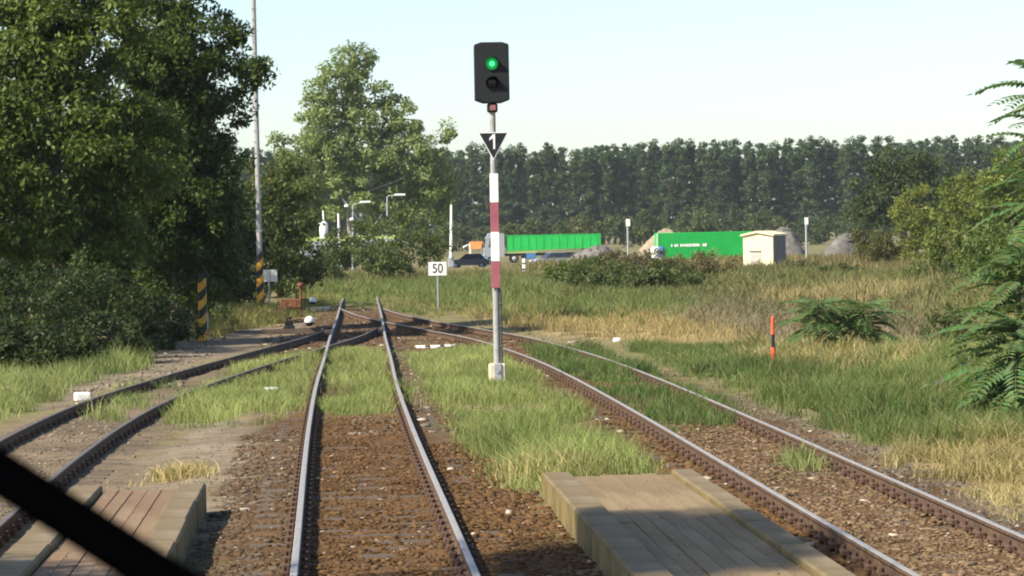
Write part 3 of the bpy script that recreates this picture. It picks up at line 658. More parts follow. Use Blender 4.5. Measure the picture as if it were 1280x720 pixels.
YG1, YG2 = (.165, .215, .055), (.335, .37, .13); DG1, DG2 = (.07, .12, .03), (.14, .195, .055); ST1, ST2 = (.38, .29, .12), (.56, .45, .22); MG1, MG2 = (.10, .15, .04), (.20, .235, .075)
off_rail = lambda q: np.abs(dist_track(q) - .752) > .13
A = []
grass(polyw([(408, 440), (484, 440), (508, 522), (392, 526)]), 18000, .15, .008, YG1, YG2, A, keep=off_rail)
grass(polyw([(515, 448), (600, 438), (665, 470), (705, 505), (785, 572), (760, 590), (640, 600), (590, 555), (548, 500)]), 50000, .17, .008, YG1, YG2, A, keep=off_rail)
grass(polyw([(600, 540), (690, 520), (775, 565), (765, 596), (650, 606)]), 14000, .26, .009, YG1, YG2, A, keep=off_rail)
grass(polyw([(660, 440), (740, 445), (905, 512), (880, 545), (840, 535), (730, 480)]), 20000, .17, .010, DG1, DG2, A, keep=off_rail)
grass(polyw([(800, 435), (960, 440), (1300, 470), (1300, 560), (1190, 552), (1080, 548), (960, 505), (870, 470)]), 60000, .24, .011, DG1, MG2, A, keep=off_rail)
grass(polyw([(222, 512), (255, 485), (330, 452), (398, 444), (388, 505), (340, 528), (232, 530)]), 16000, .17, .009, YG1, YG2, A, keep=off_rail)
grass(polyw([(95, 515), (180, 480), (225, 480), (120, 530)]), 1100, .15, .010, MG1, YG2, A, keep=off_rail)
grass(polyw([(-20, 455), (60, 450), (150, 448), (180, 458), (90, 482), (-20, 525)]), 17000, .26, .011, MG1, YG2, A, keep=off_rail)
grass(polyw([(240, 400), (345, 384), (420, 372), (420, 385), (330, 408), (230, 430)]), 9000, .32, .016, MG1, (.30, .27, .09), A, keep=off_rail)
grass(polyw([(470, 360), (620, 352), (800, 365), (900, 385), (760, 405), (620, 398), (520, 380)]), 26000, .35, .02, MG1, MG2, A, keep=off_rail)
grass(polyw([(380, 366), (440, 352), (620, 348), (620, 362), (470, 374), (400, 378)]), 20000, .30, .022, MG1, MG2, A)
grass(polyw([(470, 366), (560, 366), (600, 386), (540, 396), (480, 386)]), 7000, .18, .018, MG1, (.30, .26, .11), A, keep=off_rail)
grass(polyw([(1040, 440), (1290, 440), (1290, 480), (1100, 470)]), 9000, .3, .012, DG1, YG2, A)
grass(polyw([(975, 575), (1010, 575), (1015, 605), (985, 605)]), 250, .2, .01, DG1, YG2, A)
grass(polyw([(432, 368), (474, 366), (474, 384), (430, 384)]), 2600, .12, .016, MG1, MG2, A, keep=off_rail)
flush("green_grass", A, "patches of fresh green grass growing between and beside the tracks", "grass")
A = []
grass(Z_STRAW[0], 7000, .20, .010, (.24, .20, .08), (.46, .37, .18), A, lean=1.2, keep=off_rail); grass(Z_STRAW[1], 9000, .22, .016, (.26, .20, .085), (.42, .33, .15), A, lean=.9, keep=off_rail); grass(Z_STRAW[2], 9000, .28, .013, ST1, ST2, A, lean=.7)
grass(Z_STRAW[3], 2500, .3, .016, ST1, (.4, .34, .13), A); grass(polyw([(640, 600), (700, 590), (760, 585), (760, 594), (650, 606)]), 900, .25, .01, ST1, ST2, A)
grass(polyw([(165, 596), (262, 590), (258, 606), (180, 606)]), 900, .10, .01, ST1, ST2, A, lean=.9)
grass(polyw([(960, 372), (1150, 366), (1150, 378), (980, 384)]), 5000, .45, .022, ST1, (.46, .38, .2), A, lean=.6)
flush("dry_grass", A, "straw coloured dry grass in patches beside the tracks", "dry grass")
A = []
def xyp(*p): return np.array(p, float)
grass(polyw([(820, 380), (960, 362), (1160, 360), (1180, 420), (1140, 440), (1000, 440), (900, 418)]), 22000, .26, .018, (.13, .12, .07), (.26, .225, .135), A, lean=.9)
grass(polyw([(560, 348), (700, 340), (960, 338), (1230, 345), (1200, 368), (960, 374), (700, 374), (560, 360)]), 42000, .30, .035, (.095, .115, .035), (.20, .20, .08), A, spread=.35, lean=.8)
grass(xyp((12, 190), (24, 320), (75, 320), (48, 185)), 26000, .42, .06, (.12, .11, .04), (.26, .21, .095), A, spread=.5, lean=.3)
grass(xyp((-8, 150), (-2, 205), (14, 205), (10, 165)), 9000, .4, .035, (.11, .12, .04), (.2, .19, .075), A, spread=.3)
grass(xyp((18, 70), (16, 125), (40, 170), (45, 120)), 14000, .5, .03, (.11, .125, .04), (.24, .22, .085), A, spread=.3)
def weeds(poly, n, rad, per, size, c1, c2):
    lo, hi = poly.min(0), poly.max(0); q = rng.uniform(lo, hi, (n * 6, 2)); q = q[inside(q, poly)]; q = q[vnoise(q, 6, 31) + rng.random(len(q)) * .5 > .62][:n]
    z = ground_z(q); cl = [(a_, b_, c_ + rad * .35, rad * random.uniform(.5, 1.5), per) for (a_, b_), c_ in zip(q, z)]
    A.append([*leaves(cl, size, .4, c1, c2, flat=.6)]); V, Fq, T = A[-1]; Fq = np.concatenate([Fq[:, [0, 1, 2]], Fq[:, [0, 2, 3]]]); A[-1] = (V, Fq, T)
weeds(polyw([(560, 345), (960, 338), (1240, 345), (1250, 400), (960, 400), (620, 375)]), 900, .38, 34, .15, (.07, .09, .025), (.15, .15, .05))
weeds(polyw([(820, 440), (1260, 440), (1280, 540), (1100, 545), (920, 490)]), 240, .2, 26, .09, (.07, .105, .03), (.15, .175, .055))
weeds(polyw([(820, 385), (960, 366), (1150, 364), (1160, 436), (960, 430)]), 120, .3, 30, .12, (.13, .10, .05), (.22, .17, .09))
weeds(polyw([(-10, 440), (200, 430), (250, 415), (200, 450), (-10, 500)]), 90, .22, 26, .09, (.08, .10, .03), (.17, .17, .06))
flush("field_weeds", A, "tall brownish weeds covering the field beyond the tracks", "weeds")

# ------------------------------------------------------------------ signal
def zy(px, py, Y): return atY(px, py, Y).z
SY = 57.6; sb = at(623, 484, GZ); SX = sb.x
sig = empty("railway_signal", (SX, SY, GZ)); tag(sig, "tall railway light signal showing green on a red and white banded mast", "signal")
sz = lambda py: zy(619, py, SY) - GZ
mb = MB(); mb.box((0, 0, .02), (.44, .44, .14), ch=.03); mb.box((-.10, 0, .25), (.13, .3, .40), ch=.03); mb.box((.10, 0, .25), (.13, .3, .40), ch=.03); mb.build("footing", M_cream, sig)
mb = MB(); mb.box((0, 0, .26), (.15, .36, .40), ch=.012); mb.box((0, -.19, .3), (.05, .02, .05)); mb.build("mast_clamp", M_galv, sig)
mb = MB(); mb.tube([(0, 0, .05), (0, 0, sz(128))], [.068, .060], 18); mb.build("mast", M_grey, sig)
mb = MB(); mb.tube([(.085, -.02, .4), (.085, -.02, sz(366)), (.06, -.03, sz(360))], .026, 8)
for py in (380, 408, 433): mb.box((.05, -.02, sz(py)), (.16, .06, .05), ch=.008)
mb.build("cable_conduit", mat("dark_grey_paint", [(.06, .06, .055), (.11, .11, .10)], 6, .7, .1), sig)
for (a, b, q, nm) in ((360, 326.5, M_red, "red_band"), (326.5, 290, M_white, "white_band"), (290, 253, M_red, "red_band"), (253, 217, M_white, "white_band")):
    z0, z1 = sz(a), sz(b); m_ = MB(); m_.box((0, -.085, (z0 + z1) / 2), (.165, .02, z1 - z0 - .003), ch=.004); m_.box((0, -.07, (z0 + z1) / 2), (.05, .02, .06)); m_.build(nm, q, sig)
tp = MB(); z1, z0 = sz(165.5), sz(200.5); hw = .295
tri = [(-hw, z1), (hw, z1), (0, z0)]
cz = (2 * z1 + z0) / 3
tp.prism(tri, -.110, -.095); tri_o = tp.build("triangle_plate", M_white, sig)
tp = MB(); tp.prism([(x * .915, cz + (z - cz) * .915) for x, z in tri], -.1135, -.1105); tp.build("black_field", M_black, tri_o)
def text_part(body, size, loc, mat_, parent, name="lettering", sx=1.0, ext=.002):
    cd = bpy.data.curves.new(name, 'FONT'); cd.body = body; cd.size = size; cd.align_x = 'CENTER'; cd.align_y = 'CENTER'; cd.extrude = ext; cd.offset = .004
    tmp = bpy.data.objects.new("tmp", cd); COL.objects.link(tmp); dg = bpy.context.evaluated_depsgraph_get()
    me = bpy.data.meshes.new_from_object(tmp.evaluated_get(dg)); me.name = name; bpy.data.objects.remove(tmp); me.materials.clear(); me.materials.append(mat_)
    return put(name, me, parent, loc, (math.pi / 2, 0, 0), (sx, 1, 1))
# digit one as a bold plate stroke, like the stencilled numeral
d1 = MB(); zc = sz(177); hh = .145
d1.prism([(.0, zc + hh), (.035, zc + hh), (.035, zc - hh), (-.002, zc - hh), (-.002, zc + hh - .075), (-.075, zc + hh - .125), (-.075, zc + hh - .085)], -.1175, -.1140); d1.build("numeral", M_white, tri_o)
mb = MB(); mb.box((-.02, -.06, sz(191)), (.44, .012, .014)); mb.build("step_bar", M_galv, sig)
mb = MB(); mb.box((0, 0, sz(135)), (.20, .22, .17), ch=.02); bx_ = mb.build("junction_box", M_head, sig)
mb = MB(); mb.box((.01, -.115, sz(135)), (.11, .02, .11), ch=.008); mb.build("red_reflector", M_kerbdirt, bx_)
zt, zb = sz(53), sz(129); W = .335; c_ = .07
prof = [(-W + .13, zt), (W - .13, zt), (W - .01, zt - .04), (W, zt - .08), (W, zb + .06), (W - .16, zb), (-W + .16, zb), (-W, zb + .06), (-W, zt - .08), (-W + .01, zt - .04)]
mb = MB(); mb.prism(prof, -.13, .16); mb.prism([(x * .93, zt + (z - zt) * .97 - .018) for x, z in prof], -.15, -.13); mb.prism([(x * .8, zt + (z - zt) * .94 - .035) for x, z in prof], .16, .24); head = mb.build("signal_head", M_head, sig)
def lamp(py, core, rim):
    z = sz(py); Mx = Matrix.Translation((.0, -.15, z)) @ Matrix.Rotation(math.pi / 2, 4, 'X')
    hb = MB(); n = 20
    for i in range(n):                                    # hood: half tube, deeper on top
        a0, a1 = 2 * math.pi * i / n, 2 * math.pi * (i + 1) / n
        q = []
        for a in (a0, a1):
            dp = .03 + .15 * max(0, (math.sin(a) + .55) / 1.55)
            q.append([(math.cos(a) * r, -.15 - e, z + math.sin(a) * r) for r, e in ((.135, 0), (.135, dp), (.126, dp), (.126, 0))])
        hb.add(q[0] + q[1], [(0, 1, 5, 4), (1, 2, 6, 5), (2, 3, 7, 6)], 0, True)
    hb.build("hood", M_head, head)
    lb = MB(); lb.lathe([(.12, 0), (.115, .012), (.08, .024), (.055, .028), (.0, .030)], 24, M=Mx)
    l = lb.build("lens", rim, head)
    if core: cb = MB(); cb.lathe([(.056, .031), (.04, .036), (0, .038)], 20, M=Mx); cb.build("lamp_core", core, head)
    return l
lamp(80, M_green_core, M_green_lamp)["label"] = "lit green lens"; lamp(104, None, M_lensoff)["label"] = "dark unlit lens"

# ------------------------------------------------------------------ speed sign 50
p = at(548, 388.5, GZ); s5 = empty("speed_sign", p); tag(s5, "small white speed board reading 50 on a thin grey post", "sign")
zz = lambda py: zy(548, py, p.y) - GZ
MB().tube([(0, .03, -.1), (0, .03, zz(329))], .03, 8).build("post", M_galv, s5)
bd = MB(); bd.box((0, 0, (zz(327.5) + zz(344.5)) / 2), (.70, .02, zz(327.5) - zz(344.5)), ch=.006); bd = bd.build("board", M_white, s5)
text_part("50", .50, (0, -.014, (zz(327.5) + zz(344.5)) / 2), M_black, bd, "lettering", .85)

# ------------------------------------------------------------------ striped poles
def striped(root, r0, r1, z0, z1, n, tw=1.0):
    segs = 24; 
    band = (z1 - z0) / n
    for k in range(n):
        mb = MB(); rows = []
        for j in (0, 1):
            for i in range(segs):
                a = 2 * math.pi * i / segs; zc = z0 + (k + j) * band + tw * band * .55 * math.cos(a - .6)
                zc = min(max(zc, z0), z1); rr = r0 + (r1 - r0) * (zc - z0) / (z1 - z0)
                mb.v.append((rr * math.cos(a), rr * math.sin(a), zc))
        for i in range(segs): mb.f.append((i, (i + 1) % segs, segs + (i + 1) % segs, segs + i)); mb.m.append(0); mb.sm.append(True)
        mb.build("yellow_stripe" if k % 2 == 0 else "black_stripe", M_yellow if k % 2 == 0 else M_black, root)
p = at(326, 394, GZ); pl = empty("striped_pole", p); tag(pl, "tall thin grey pole with yellow and black stripes near its foot", "pole")
zz = lambda py: zy(325, py, p.y) - GZ
mb = MB(); mb.tube([(0, 0, -.3), (0, 0, 4), (-.02, 0, 9), (-.03, 0, 14.5)], [.115, .10, .09, .075], 12); mb.build("shaft", M_polewood, pl)
mb = MB()
for k in range(26):
    z = 3.2 + k * .42; mb.box((0, -.09, z), (.26, .02, .02))
mb.build("climbing_step", M_galv, pl)
striped(pl, .14, .135, .05, zz(314), 8)
p = at(254, 427, GZ); pl2 = empty("striped_post", p); tag(pl2, "shorter yellow and black striped post in the shade of the hedge", "post")
zz = lambda py: zy(254, py, p.y) - GZ
MB().tube([(0, 0, -.3), (0, 0, zz(342))], [.11, .10], 12).build("shaft", mat("dark_wood_post", [(.03, .026, .022), (.07, .06, .05)], 4, .95, .3), pl2)
striped(pl2, .128, .125, .02, zz(348), 7)
MB().box((.13, .0, .55), (.06, .1, .45), ch=.01).build("cable_box", M_galv, pl2)
# white twin board sign beside the tall pole
p = at(335, 392, GZ); p.x = atY(336, 390, 113).x; p.y = 113; sg = empty("track_sign", p); tag(sg, "small blank white board in two halves on a thin post beside the tall pole", "sign")
zz = lambda py: zy(338, py, 113) - GZ
MB().tube([(0.02, .03, -.1), (.02, .03, zz(338))], .028, 8).build("post", M_galv, sg)
for s in (-1, 1): MB().box((.08 + s * .135, 0, (zz(337) + zz(352)) / 2), (.255, .015, zz(337) - zz(352)), ch=.004).build("board", M_white, sg)

# ------------------------------------------------------------------ orange striped stake
p = at(967, 468, GZ); st = empty("marker_stake", p); tag(st, "thin orange red and black striped stake standing in the grass", "stake")
zz = lambda py: zy(967, py, p.y) - GZ
for a, b, q, nm, r in ((470, 457, M_black, "black_section", .024), (457, 434, M_orange, "orange_section", .050), (434, 418, M_black, "black_section", .036), (418, 397, M_orange, "orange_section", .038)):
    z0, z1 = zz(a), zz(b); m_ = MB(); m_.tube([(0, 0, z0), (0, 0, z1)], r, 10)
    if b == 397: m_.lathe([(r, z1 - .001), (r * .7, z1 + .02), (0, z1 + .025)], 10)
    m_.build(nm, q, st)

# ------------------------------------------------------------------ switch levers, cabinet, markers
def lever(label, px, py, Y, swing):
    b = at(px, py, GZ); b = Vector((atY(px, py, Y).x, Y, GZ)); o = empty("switch_lever", b); tag(o, label, "switch lever", "hand levers of the switches")
    MB().box((-.1, 0, .07), (1.9, .26, .16), ch=.015).build("timber", M_sleeper, o)
    mb = MB(); mb.box((-.2, 0, .19), (.34, .22, .1), ch=.02); mb.prism([(-.34, .24), (-.06, .24), (-.13, .52), (-.25, .52)], -.07, .07); mb.build("bracket", M_black, o)
    a = Vector((-.2, -.09, .40)); e = Vector((.42 * swing, -.16, .38))
    MB().tube([a, (a + e) / 2 + Vector((0, 0, .06)), e], .028, 8).build("lever_arm", M_iron, o)
    w = MB(); w.lathe([(0, -.155), (.09, -.13), (.14, -.07), (.155, 0), (.14, .07), (.09, .13), (0, .155)], 18, 0, M=Matrix.Translation(e))
    w = w.build("counterweight", M_white, o)
    bk = MB(); bk.lathe([(0, -.159), (.092, -.133), (.143, -.073), (.153, -.045)], 18, 0, M=Matrix.Translation(e)); bk.build("black_half", M_black, w)
    MB().tube([a + Vector((0, 0, 0)), a + Vector((-.1, 0, .55))], .018, 8).build("handle", M_iron, o)
    return o
lever("switch lever with a white ball weight at the siding's switch", 370, 416, 91, 1.0)
lever("switch lever with a cream ball weight near the rusty cabinet", 378, 386, 118, 1.0)
b = Vector((atY(364, 395, 108).x, 108, GZ)); cb = empty("rusty_cabinet", b); tag(cb, "rusty brown steel box on legs with a red capped post", "cabinet")
for x in (-.32, .32): MB().box((x, 0, .18), (.07, .3, .4)).build("leg", M_rust, cb)
mb = MB(); mb.box((0, 0, .52), (.74, .36, .34), ch=.02); mb.box((.02, -.185, .52), (.40, .012, .24)); mb.build("box", M_rust, cb)
mb = MB(); mb.box((-.42, 0, .28), (.16, .22, .36), ch=.015); mb.build("side_box", M_iron, cb)
mb = MB(); mb.tube([(.36, .1, 0), (.36, .1, 1.12)], .05, 10); mb.build("post", M_rust, cb)
mb = MB(); mb.lathe([(.09, 0), (.13, .05), (.12, .14), (.05, .18), (0, .185)], 14, M=Matrix.Translation((.36, .1, 1.1))); mb.build("cap", mat("red_brown_paint", [(.10, .03, .02), (.18, .06, .04)], 8, .7), cb)
# small rail-side marker blocks
def block(px, py, w, h, label, q, Y=None, tilt=0, z=None):
    b = at(px, py, GZ); o = empty("marker_stone", (b.x, b.y, GZ), tilt); tag(o, label, "marker stone", None)
    m_ = MB(); m_.box((0, 0, h / 2 - .02), (w, .3, h + .1), ch=.025); m_.build("stone", q, o)
    return o
block(103, 497, .30, .07, "white painted stone lying against the dull siding rail", M_white, tilt=.2)
block(9, 493, .26, .12, "yellowish white stone in the grass outside the siding", mat("yellowed_white", [(.62, .5, .28), (.75, .64, .4)], 6, .8, .1))
block(339, 492, .26, .09, "flat white stone in the grass between siding and middle track", M_white, tilt=.15)
block(402, 389, .75, .14, "pale worn stone slab next to the cream ball weight", mat("pale_stone", [(.42, .39, .31), (.56, .53, .44)], 6, .9, .2), tilt=-.3)
b = at(544, 435, GZ); fm = empty("fouling_marker", (b.x, b.y, GZ)); tag(fm, "low bar with three white sections lying between the middle track and the signal", "marker bar")
MB().box((0, 0, .03), (1.05, .10, .07), ch=.01).build("beam", M_black, fm)
for x in (-.385, 0, .375): MB().box((x, 0, .035), (.27, .108, .08), ch=.01).build("white_section", M_white, fm)
b = at(771, 428, GZ); o = empty("marker_stone", (b.x, b.y, GZ)); tag(o, "small white broken stone beside the straw coloured verge", "marker stone")
MB().box((0, 0, .06), (.2, .2, .12), ch=.03).build("stone", M_white, o)

# ------------------------------------------------------------------ cream hut
p = at(945, 337, GZ); hy = p.y; sc = hy / FPX
hut = empty("trackside_hut", (atY(948, 337, hy).x, hy, GZ), R_(-35)); tag(hut, "small cream concrete hut with low gabled roof and metal door", "hut")
hw, hd, hh = 1.14, 2.0, (zy(945, 294, hy) - GZ)
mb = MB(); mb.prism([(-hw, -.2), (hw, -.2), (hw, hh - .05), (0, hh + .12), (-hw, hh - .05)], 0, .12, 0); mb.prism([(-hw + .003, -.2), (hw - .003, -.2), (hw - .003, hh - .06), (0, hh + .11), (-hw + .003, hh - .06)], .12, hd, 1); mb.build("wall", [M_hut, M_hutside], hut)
mb = MB(); ov = .14
mb.add([(-hw - ov, -.16, hh - .06), (0, -.16, hh + .16), (0, hd + .1, hh + .16), (-hw - ov, hd + .1, hh - .06), (-hw - ov, -.16, hh + .06), (0, -.16, hh + .3), (0, hd + .1, hh + .3), (-hw - ov, hd + .1, hh + .06)], [(0, 1, 2, 3), (4, 5, 6, 7), (0, 1, 5, 4), (1, 2, 6, 5), (2, 3, 7, 6), (3, 0, 4, 7)])
mb.add([(hw + ov, -.16, hh - .06), (.002, -.16, hh + .16), (.002, hd + .1, hh + .16), (hw + ov, hd + .1, hh - .06), (hw + ov, -.16, hh + .06), (.002, -.16, hh + .3), (.002, hd + .1, hh + .3), (hw + ov, hd + .1, hh + .06)], [(0, 1, 2, 3), (4, 5, 6, 7), (0, 1, 5, 4), (1, 2, 6, 5), (2, 3, 7, 6), (3, 0, 4, 7)])
mb.build("roof", M_hut, hut)
dr = MB(); dr.box((-.22, -.015, .62), (.78, .03, 1.26)); dr = dr.build("door", mat("worn_metal_door", [(.25, .23, .2), (.52, .5, .45)], 3, .7, .2), hut)
MB().box((-.22, -.045, 1.27), (.9, .09, .07)).build("lintel", M_hutside, dr); MB().box((.05, -.04, .6), (.04, .03, .14)).build("handle", M_black, dr)

# ------------------------------------------------------------------ lorries, containers, cars at the crossing
def wheel(parent, x, y, r, w=.28):
    t = MB(); Mx = Matrix.Translation((x, y, r)) @ Matrix.Rotation(math.pi / 2, 4, 'X')
    t.lathe([(r * .62, -w / 2), (r * .95, -w / 2), (r, -w * .3), (r, w * .3), (r * .95, w / 2), (r * .62, w / 2), (r * .62, -w / 2)], 18, M=Mx)
    o = empty("wheel", (0, 0, 0)); o.parent = parent
    t.build("tyre", M_tyre, o); q = MB(); q.lathe([(0, -w * .35), (r * .62, -w * .42), (r * .62, w * .42), (0, w * .35)], 14, M=Mx); q.build("rim", M_galv, o)
LY = 345
tk = empty("lorry", (atY(606, 322, LY).x, LY, gz(LY))); tag(tk, "pale grey lorry cab pulling a long bright green tipper trailer", "lorry")
cabm = MB(); cabm.prism([(-.1, .75), (2.25, .75), (2.25, 3.45), (.45, 3.5), (.12, 2.9), (-.1, 1.7)], -1.2, 1.2); cabm.build("cab", M_silver, tk)
wn = MB(); wn.prism([(.4, 1.85), (1.6, 1.85), (1.6, 2.95), (.6, 2.95)], -1.215, -1.2); wn.build("side_window", M_glass, tk)
wn = MB(); wn.add([(-.11, -1.05, 1.85), (-.11, 1.05, 1.85), (.1, 1.05, 2.85), (.1, -1.05, 2.85)], [(0, 1, 2, 3)]); wn.build("windscreen", M_glass, tk)
MB().box((1.05, -1.35, 2.5), (.12, .22, .55), ch=.03).build("mirror", M_white, tk)
MB().box((-.02, 0, .75), (.35, 2.4, .5), ch=.05).build("bumper", M_white, tk)
MB().box((7.3, 0, .95), (13.0, 1.0, .3)).build("chassis", M_black, tk)
tr = MB(); tr.prism([(2.6, 1.35), (13.5, 1.6), (13.5, 3.2), (2.6, 3.05)], -1.25, 1.25); tr = tr.build("trailer_body", M_green, tk)
for k in range(12): MB().box((3.2 + k * .90, -1.27, 2.3), (.10, .05, 1.4)).build("rib", M_green, tr)
MB().box((8.05, 0, 3.17), (11.0, 2.56, .10)).build("top_rail", M_green, tr)
MB().box((4.3, -1.15, 1.2), (3.4, .06, .16)).build("side_stripe", M_lime, tk)
MB().box((5.2, -1.1, .75), (1.4, .25, .6), ch=.05).build("side_tank", M_blue, tk)
for x in (.9, 3.4, 10.2, 11.5, 12.8):
    for y in (-1.05, 1.05): wheel(tk, x, y, .5)
CY = 300
ct = empty("green_container", (atY(822, 322, CY).x, CY, gz(CY))); tag(ct, "bright green steel container with a row of small white lettering", "container")
L = (atY(940, 300, CY).x - ct.location.x); zt = zy(870, 290.5, CY) - gz(CY)
cbm = MB(); cbm.box((L / 2, 1.2, zt / 2 + .06), (L, 2.4, zt - .12)); cbm = cbm.build("body", M_green, ct)
for k in range(40): MB().box((.2 + k * (L - .4) / 39, -.03, zt / 2 + .06), (L / 39 * .45, .06, zt - .4)).build("corrugation", M_green, cbm)
MB().box((L / 2, 1.2, zt - .05), (L + .06, 2.5, .12)).build("top_rail", M_green, ct)
MB().box((L / 2, 1.2, .06), (L + .06, 2.46, .12)).build("bottom_rail", M_green, ct)
for x in (0, L): MB().box((x, -.02, zt / 2), (.16, .2, zt - .02)).build("corner_post", M_green if x else mat("pale_green_paint", [(.3, .6, .3), (.4, .7, .4)], 2, .6), ct)
x = 1.4
for k in range(18):
    wl = random.choice([.12, .16, .2, .14]); hl = random.choice([.26, .26, .3, .22])
    if k not in (1, 4, 15): MB().box((x + wl / 2, -.08, zt * .60), (wl, .02, hl)).build("lettering", M_white, cbm)
    x += wl + .05
def heap(name, label, px, py0, Y, wpx, pytop, q, seed):
    r2 = np.random.default_rng(seed); b = (atY(px, py0, Y).x, Y, gz(Y) - .05); rr = wpx * Y / FPX / 2; h = zy(px, pytop, Y) - gz(Y)
    n, m = 28, 12; V = []; 
    for i in range(m + 1):
        t = i / m
        for k in range(n):
            a = 2 * math.pi * k / n; rad = rr * (1 - t) * (1 + .18 * math.sin(3 * a + seed) + r2.normal() * .05)
            V.append((rad * math.cos(a) + .25 * rr * t, rad * math.sin(a) * .8, h * (1 - (1 - t) ** 1.9) * (1 + r2.normal() * .03) if i else -.1))
    Fq = [(i * n + k, i * n + (k + 1) % n, (i + 1) * n + (k + 1) % n, (i + 1) * n + k) for i in range(m) for k in range(n)]
    o = empty(name, b); tag(o, label, "heap"); mb = MB(); mb.add(V, Fq, 0, True); hp = mb.build("mound", q, o)
    ch = MB()
    for k in range(60):
        a = r2.uniform(0, 6.28); t = r2.uniform(.05, .95); s = r2.uniform(.1, .32) * (1 if "rubble" in name else .4)
        ch.box((0, 0, 0), (s, s * .8, s * .6), M=Matrix.Translation((rr * (1 - t) * math.cos(a) + .25 * rr * t, rr * (1 - t) * math.sin(a) * .8, h * (1 - (1 - t) ** 1.9))) @ Matrix.Rotation(r2.uniform(0, 3), 4, (1, .5, .7)))
    c = ch.build("lumps", q, o); c["kind"] = "stuff"
    return o
heap("sand_heap", "pale beige sand heap against the end of the lettered container", 826, 318, 308, 74, 287, M_sand, 3)
heap("rubble_heap", "broken concrete rubble heap behind the cream hut", 972, 318, 270, 84, 285, M_rubble, 5)
heap("rubble_heap", "low grey rubble mound beside the olive bushes", 1052, 320, 275, 66, 292, M_rubble, 8)
heap("rubble_heap", "grey rubble heap at the tail of the green lorry trailer", 742, 320, 280, 80, 307, M_rubble, 12)
def car(label, px, Y, rz, q, name="car"):
    o = empty(name, (atY(px, 320, Y).x, Y, gz(Y)), rz); tag(o, label, "car")
    b = MB(); b.prism([(-2.1, .35), (2.1, .35), (2.15, .72), (1.9, .86), (1.05, .95), (-1.75, .98), (-2.1, .85)], -.85, .85); bd = b.build("body", q, o)
    c = MB(); c.add([(1.05, -.8, .94), (1.05, .8, .94), (-1.75, .8, .96), (-1.75, -.8, .96), (.35, -.62, 1.46), (.35, .62, 1.46), (-1.25, .62, 1.46), (-1.25, -.62, 1.46)], [(0, 1, 5, 4), (1, 2, 6, 5), (2, 3, 7, 6), (3, 0, 4, 7), (4, 5, 6, 7)]); c.build("cabin", M_glass, o)
    r = MB(); r.box((-.45, 0, 1.48), (1.62, 1.26, .05), ch=.015); r.build("roof", q, o)
    for x in (-1.3, 1.35):
        for y in (-.78, .78): wheel(o, x, y, .32, .2)
    for y in (-.6, .6): MB().box((2.1, y, .7), (.1, .3, .14), ch=.03).build("headlight", M_white, o)
    return o
car("silver car parked in front of the green lorry trailer", 690, 292, R_(200), M_silver)
car("grey car half hidden behind the bright green bush", 722, 296, R_(170), mat("grey_car_paint", [(.2, .21, .22), (.26, .27, .28)], 3, .35, 0, metal=.5))
car("dark blue car beside the orange skip", 587, 300, R_(170), M_darkblue)
# orange skip, white tank
b = atY(595, 313, 318); sk = empty("orange_skip", (b.x, 318, gz(318))); tag(sk, "orange skip raised on a white framed carrier", "skip")
zz = lambda py: zy(595, py, 318) - gz(318)
mb = MB(); mb.prism([(-.55, zz(311)), (.5, zz(311)), (.68, zz(302)), (-.68, zz(302))], -.7, .7); mb.build("tub", M_skip, sk)
for x in (-.5, .5): MB().box((x, 0, zz(311) / 2), (.12, 1.2, zz(311))).build("leg", M_galv, sk)
MB().tube([(-1.4, -.5, zz(309)), (-.75, -.5, zz(305)), (-.6, -.5, zz(319))], .12, 8).build("arm", M_white, sk)
b = atY(870, 320, 285)
for px, q, lb, r in ((819, M_white, "small white drum below the sand heap", .4), (826, M_blue, "small blue drum next to the white drum", .38)):
    b = atY(px, 320, 270); o = empty("drum", (b.x, 270, gz(270))); tag(o, lb, "drum"); zt_ = zy(px, 309, 270) - gz(270)
    m_ = MB(); m_.lathe([(0, .0), (r, 0), (r, zt_ * .33), (r * 1.04, zt_ * .34), (r, zt_ * .36), (r, zt_ * .66), (r * 1.04, zt_ * .68), (r, zt_ * .7), (r, zt_), (0, zt_)], 16); m_.build("barrel", q, o)
    m_ = MB(); m_.lathe([(r * .98, zt_), (r * .98, zt_ + .05), (0, zt_ + .06)], 16); m_.build("lid", q, o)
# vans behind the bushes
def van(label, px, Y, rz, top):
    o = empty("van", (atY(px, 320, Y).x, Y, GZ), rz); tag(o, label, "van")
    h = zy(px, top, Y) - GZ
    b = MB(); b.prism([(-2.7, .4), (2.7, .4), (2.75, 1.0), (2.3, 1.25), (1.7, h - .15), (1.4, h), (-2.7, h)], -1, 1); b.build("body", M_silver, o); MB().box((-.65, 0, h + .05), (4.1, 2.02, .35), ch=.05).build("roof_band", M_lime, o)
    w_ = MB(); w_.prism([(-2.4, 1.25), (1.7, 1.25), (1.45, h - .4), (-2.4, h - .4)], -1.02, -1.0); w_.build("side_window", mat("pale_glass", [(.35, .4, .45), (.5, .55, .6)], 2, .2), o)
    MB().box((-.2, -1.01, .7), (4.9, .03, .35)).build("white_panel", M_white, o)
    for x in (-1.6, 1.7):
        for y in (-.9, .9): wheel(o, x, y, .36, .22)
van("silver van with a lime green roof band seen past the tree edge", 405, 235, R_(180), 300)
van("silver van with a lime green roof band glimpsed through the crossing bushes", 452, 235, R_(180), 298)
